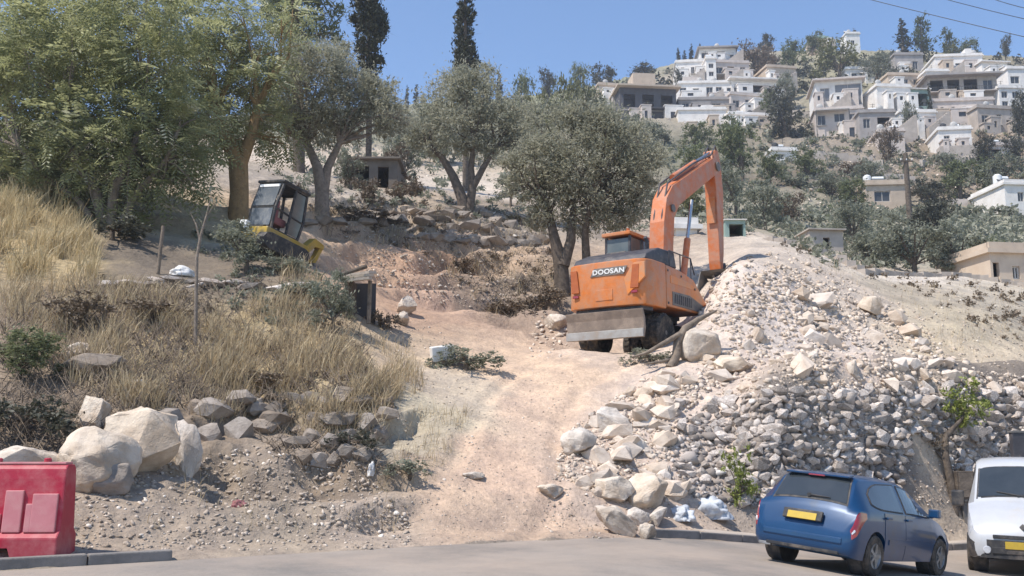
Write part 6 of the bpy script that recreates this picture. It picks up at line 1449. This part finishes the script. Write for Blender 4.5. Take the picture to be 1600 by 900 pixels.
lump('white_bag', 'small white plastic bag on the verge at the end of the ruined wall', 'bag', 580, 742, 16, 24, 'white_cloth', 4.4, .3)
for lab, px, py, h, lean in (('grey wooden stake in the shaded bank above the stone terrace', 246, 428, 78, .04), ('short dark stake in the dry grass, left', 150, 520, 36, .1), ('small post by the terrace beside the dirt cutting', 770, 382, 30, -.05)):
    p = hit(px, py); k = p.y / F; t = link('stake', MB().tube([(0, 0, -.3), (lean, 0, h * k * .5), (lean * 2, 0, h * k)], [.055, .05, .045], 7).mesh('stake', M['dead_wood'], 60), None, p); tag(t, lab, 'stake')
# dark steel post and box behind the van
p = hit(1508, 812); k = p.y / F
t = thing('junction_box', 'weathered brown metal box on a post behind the white van', 'utility box', p, (0, 0, R(10)))
MB().box((0, 0, .25), (.10, .10, .9)).build('post', M['machine_grey'], t); MB().box((0, 0, .78), (.44, .28, .62)).build('cabinet', M['bark'], t, bevel=.015); MB().box((0, -.146, .78), (.36, .012, .54)).build('door', M['dead_wood'], t, bevel=.004)
p = at(1592, 722, 20.5); zz_ = ground_z(p.x, p.y)
t = thing('steel_post', 'dark steel post standing behind the white van at the right edge', 'post', (p.x, p.y, zz_)); hz = at(1592, 676, 20.5).z - zz_
MB().box((0, 0, hz / 2 - .1), (.26, .14, hz + .2)).build('post', M['machine_dark'], t, bevel=.01); MB().box((0, 0, hz + .02), (.30, .18, .04)).build('cap', M['machine_grey'], t)
# utility pole in the valley and the overhead wires
p = at(1421, 334, 100); zz_ = ground_z(p.x, p.y); top = at(1420, 240, 100).z
t = thing('utility_pole', 'dark wooden utility pole standing in front of the pale concrete house', 'pole', (p.x, p.y, zz_ - .3))
MB().tube([(0, 0, 0), (0, 0, top - zz_ + .3)], [.32, .24], 10).build('pole', M['bark'], t, smooth=60); MB().box((0, -.2, top - zz_ - .6), (1.4, .14, .16)).build('crossarm', M['bark'], t)
for xq in (-.6, 0, .6): MB().lathe([(.06, 0), (.08, .1), (.04, .2)], (xq, -.2, top - zz_ - .5), 'z', 8).build('insulator', M['letter_white'], t)
M['wire'] = pm('wire', (.03, .03, .035), (.05, .05, .05), scale=3, rough=.5)
for lab, a, b in (('overhead wire crossing the sky at the top right, lowest of three', (1360, 0), (1600, 58)), ('overhead wire crossing the sky at the top right, middle of three', (1480, 0), (1600, 30)), ('overhead wire crossing the sky at the top right, highest of three', (1555, 0), (1600, 13))):
    A_ = at(a[0], a[1], 46); B_ = at(b[0], b[1], 40); d = B_ - A_; L0, L1 = A_ - d * 3.5, B_ + d * 3.5
    pts = [L0.lerp(L1, s_) + Vector((0, 0, -1.2 * (1 - (2 * s_ - 1) ** 2) + 1.2)) for s_ in np.linspace(0, 1, 25)]
    tag(link('overhead_wire', MB().tube(pts, .018, 6).mesh('overhead_wire', M['wire'], 60)), lab, 'wire')
# ------------------------------------------------------------------ air: pale haze round the whole scene
hz_ = MB().box((0, 220, 62), (1500, 640, 132)).build('haze', None)
hm = bpy.data.materials.new('haze'); hm.use_nodes = True; hn = hm.node_tree; hn.nodes.remove(hn.nodes['Principled BSDF'])
pv = hn.nodes.new('ShaderNodeVolumePrincipled'); pv.inputs['Color'].default_value = (.86, .91, 1.0, 1); pv.inputs['Density'].default_value = 0.00055; pv.inputs['Anisotropy'].default_value = 0.3
hn.links.new(pv.outputs[0], hn.nodes['Material Output'].inputs['Volume']); hz_.data.materials.append(hm); tag(hz_, kind='stuff')
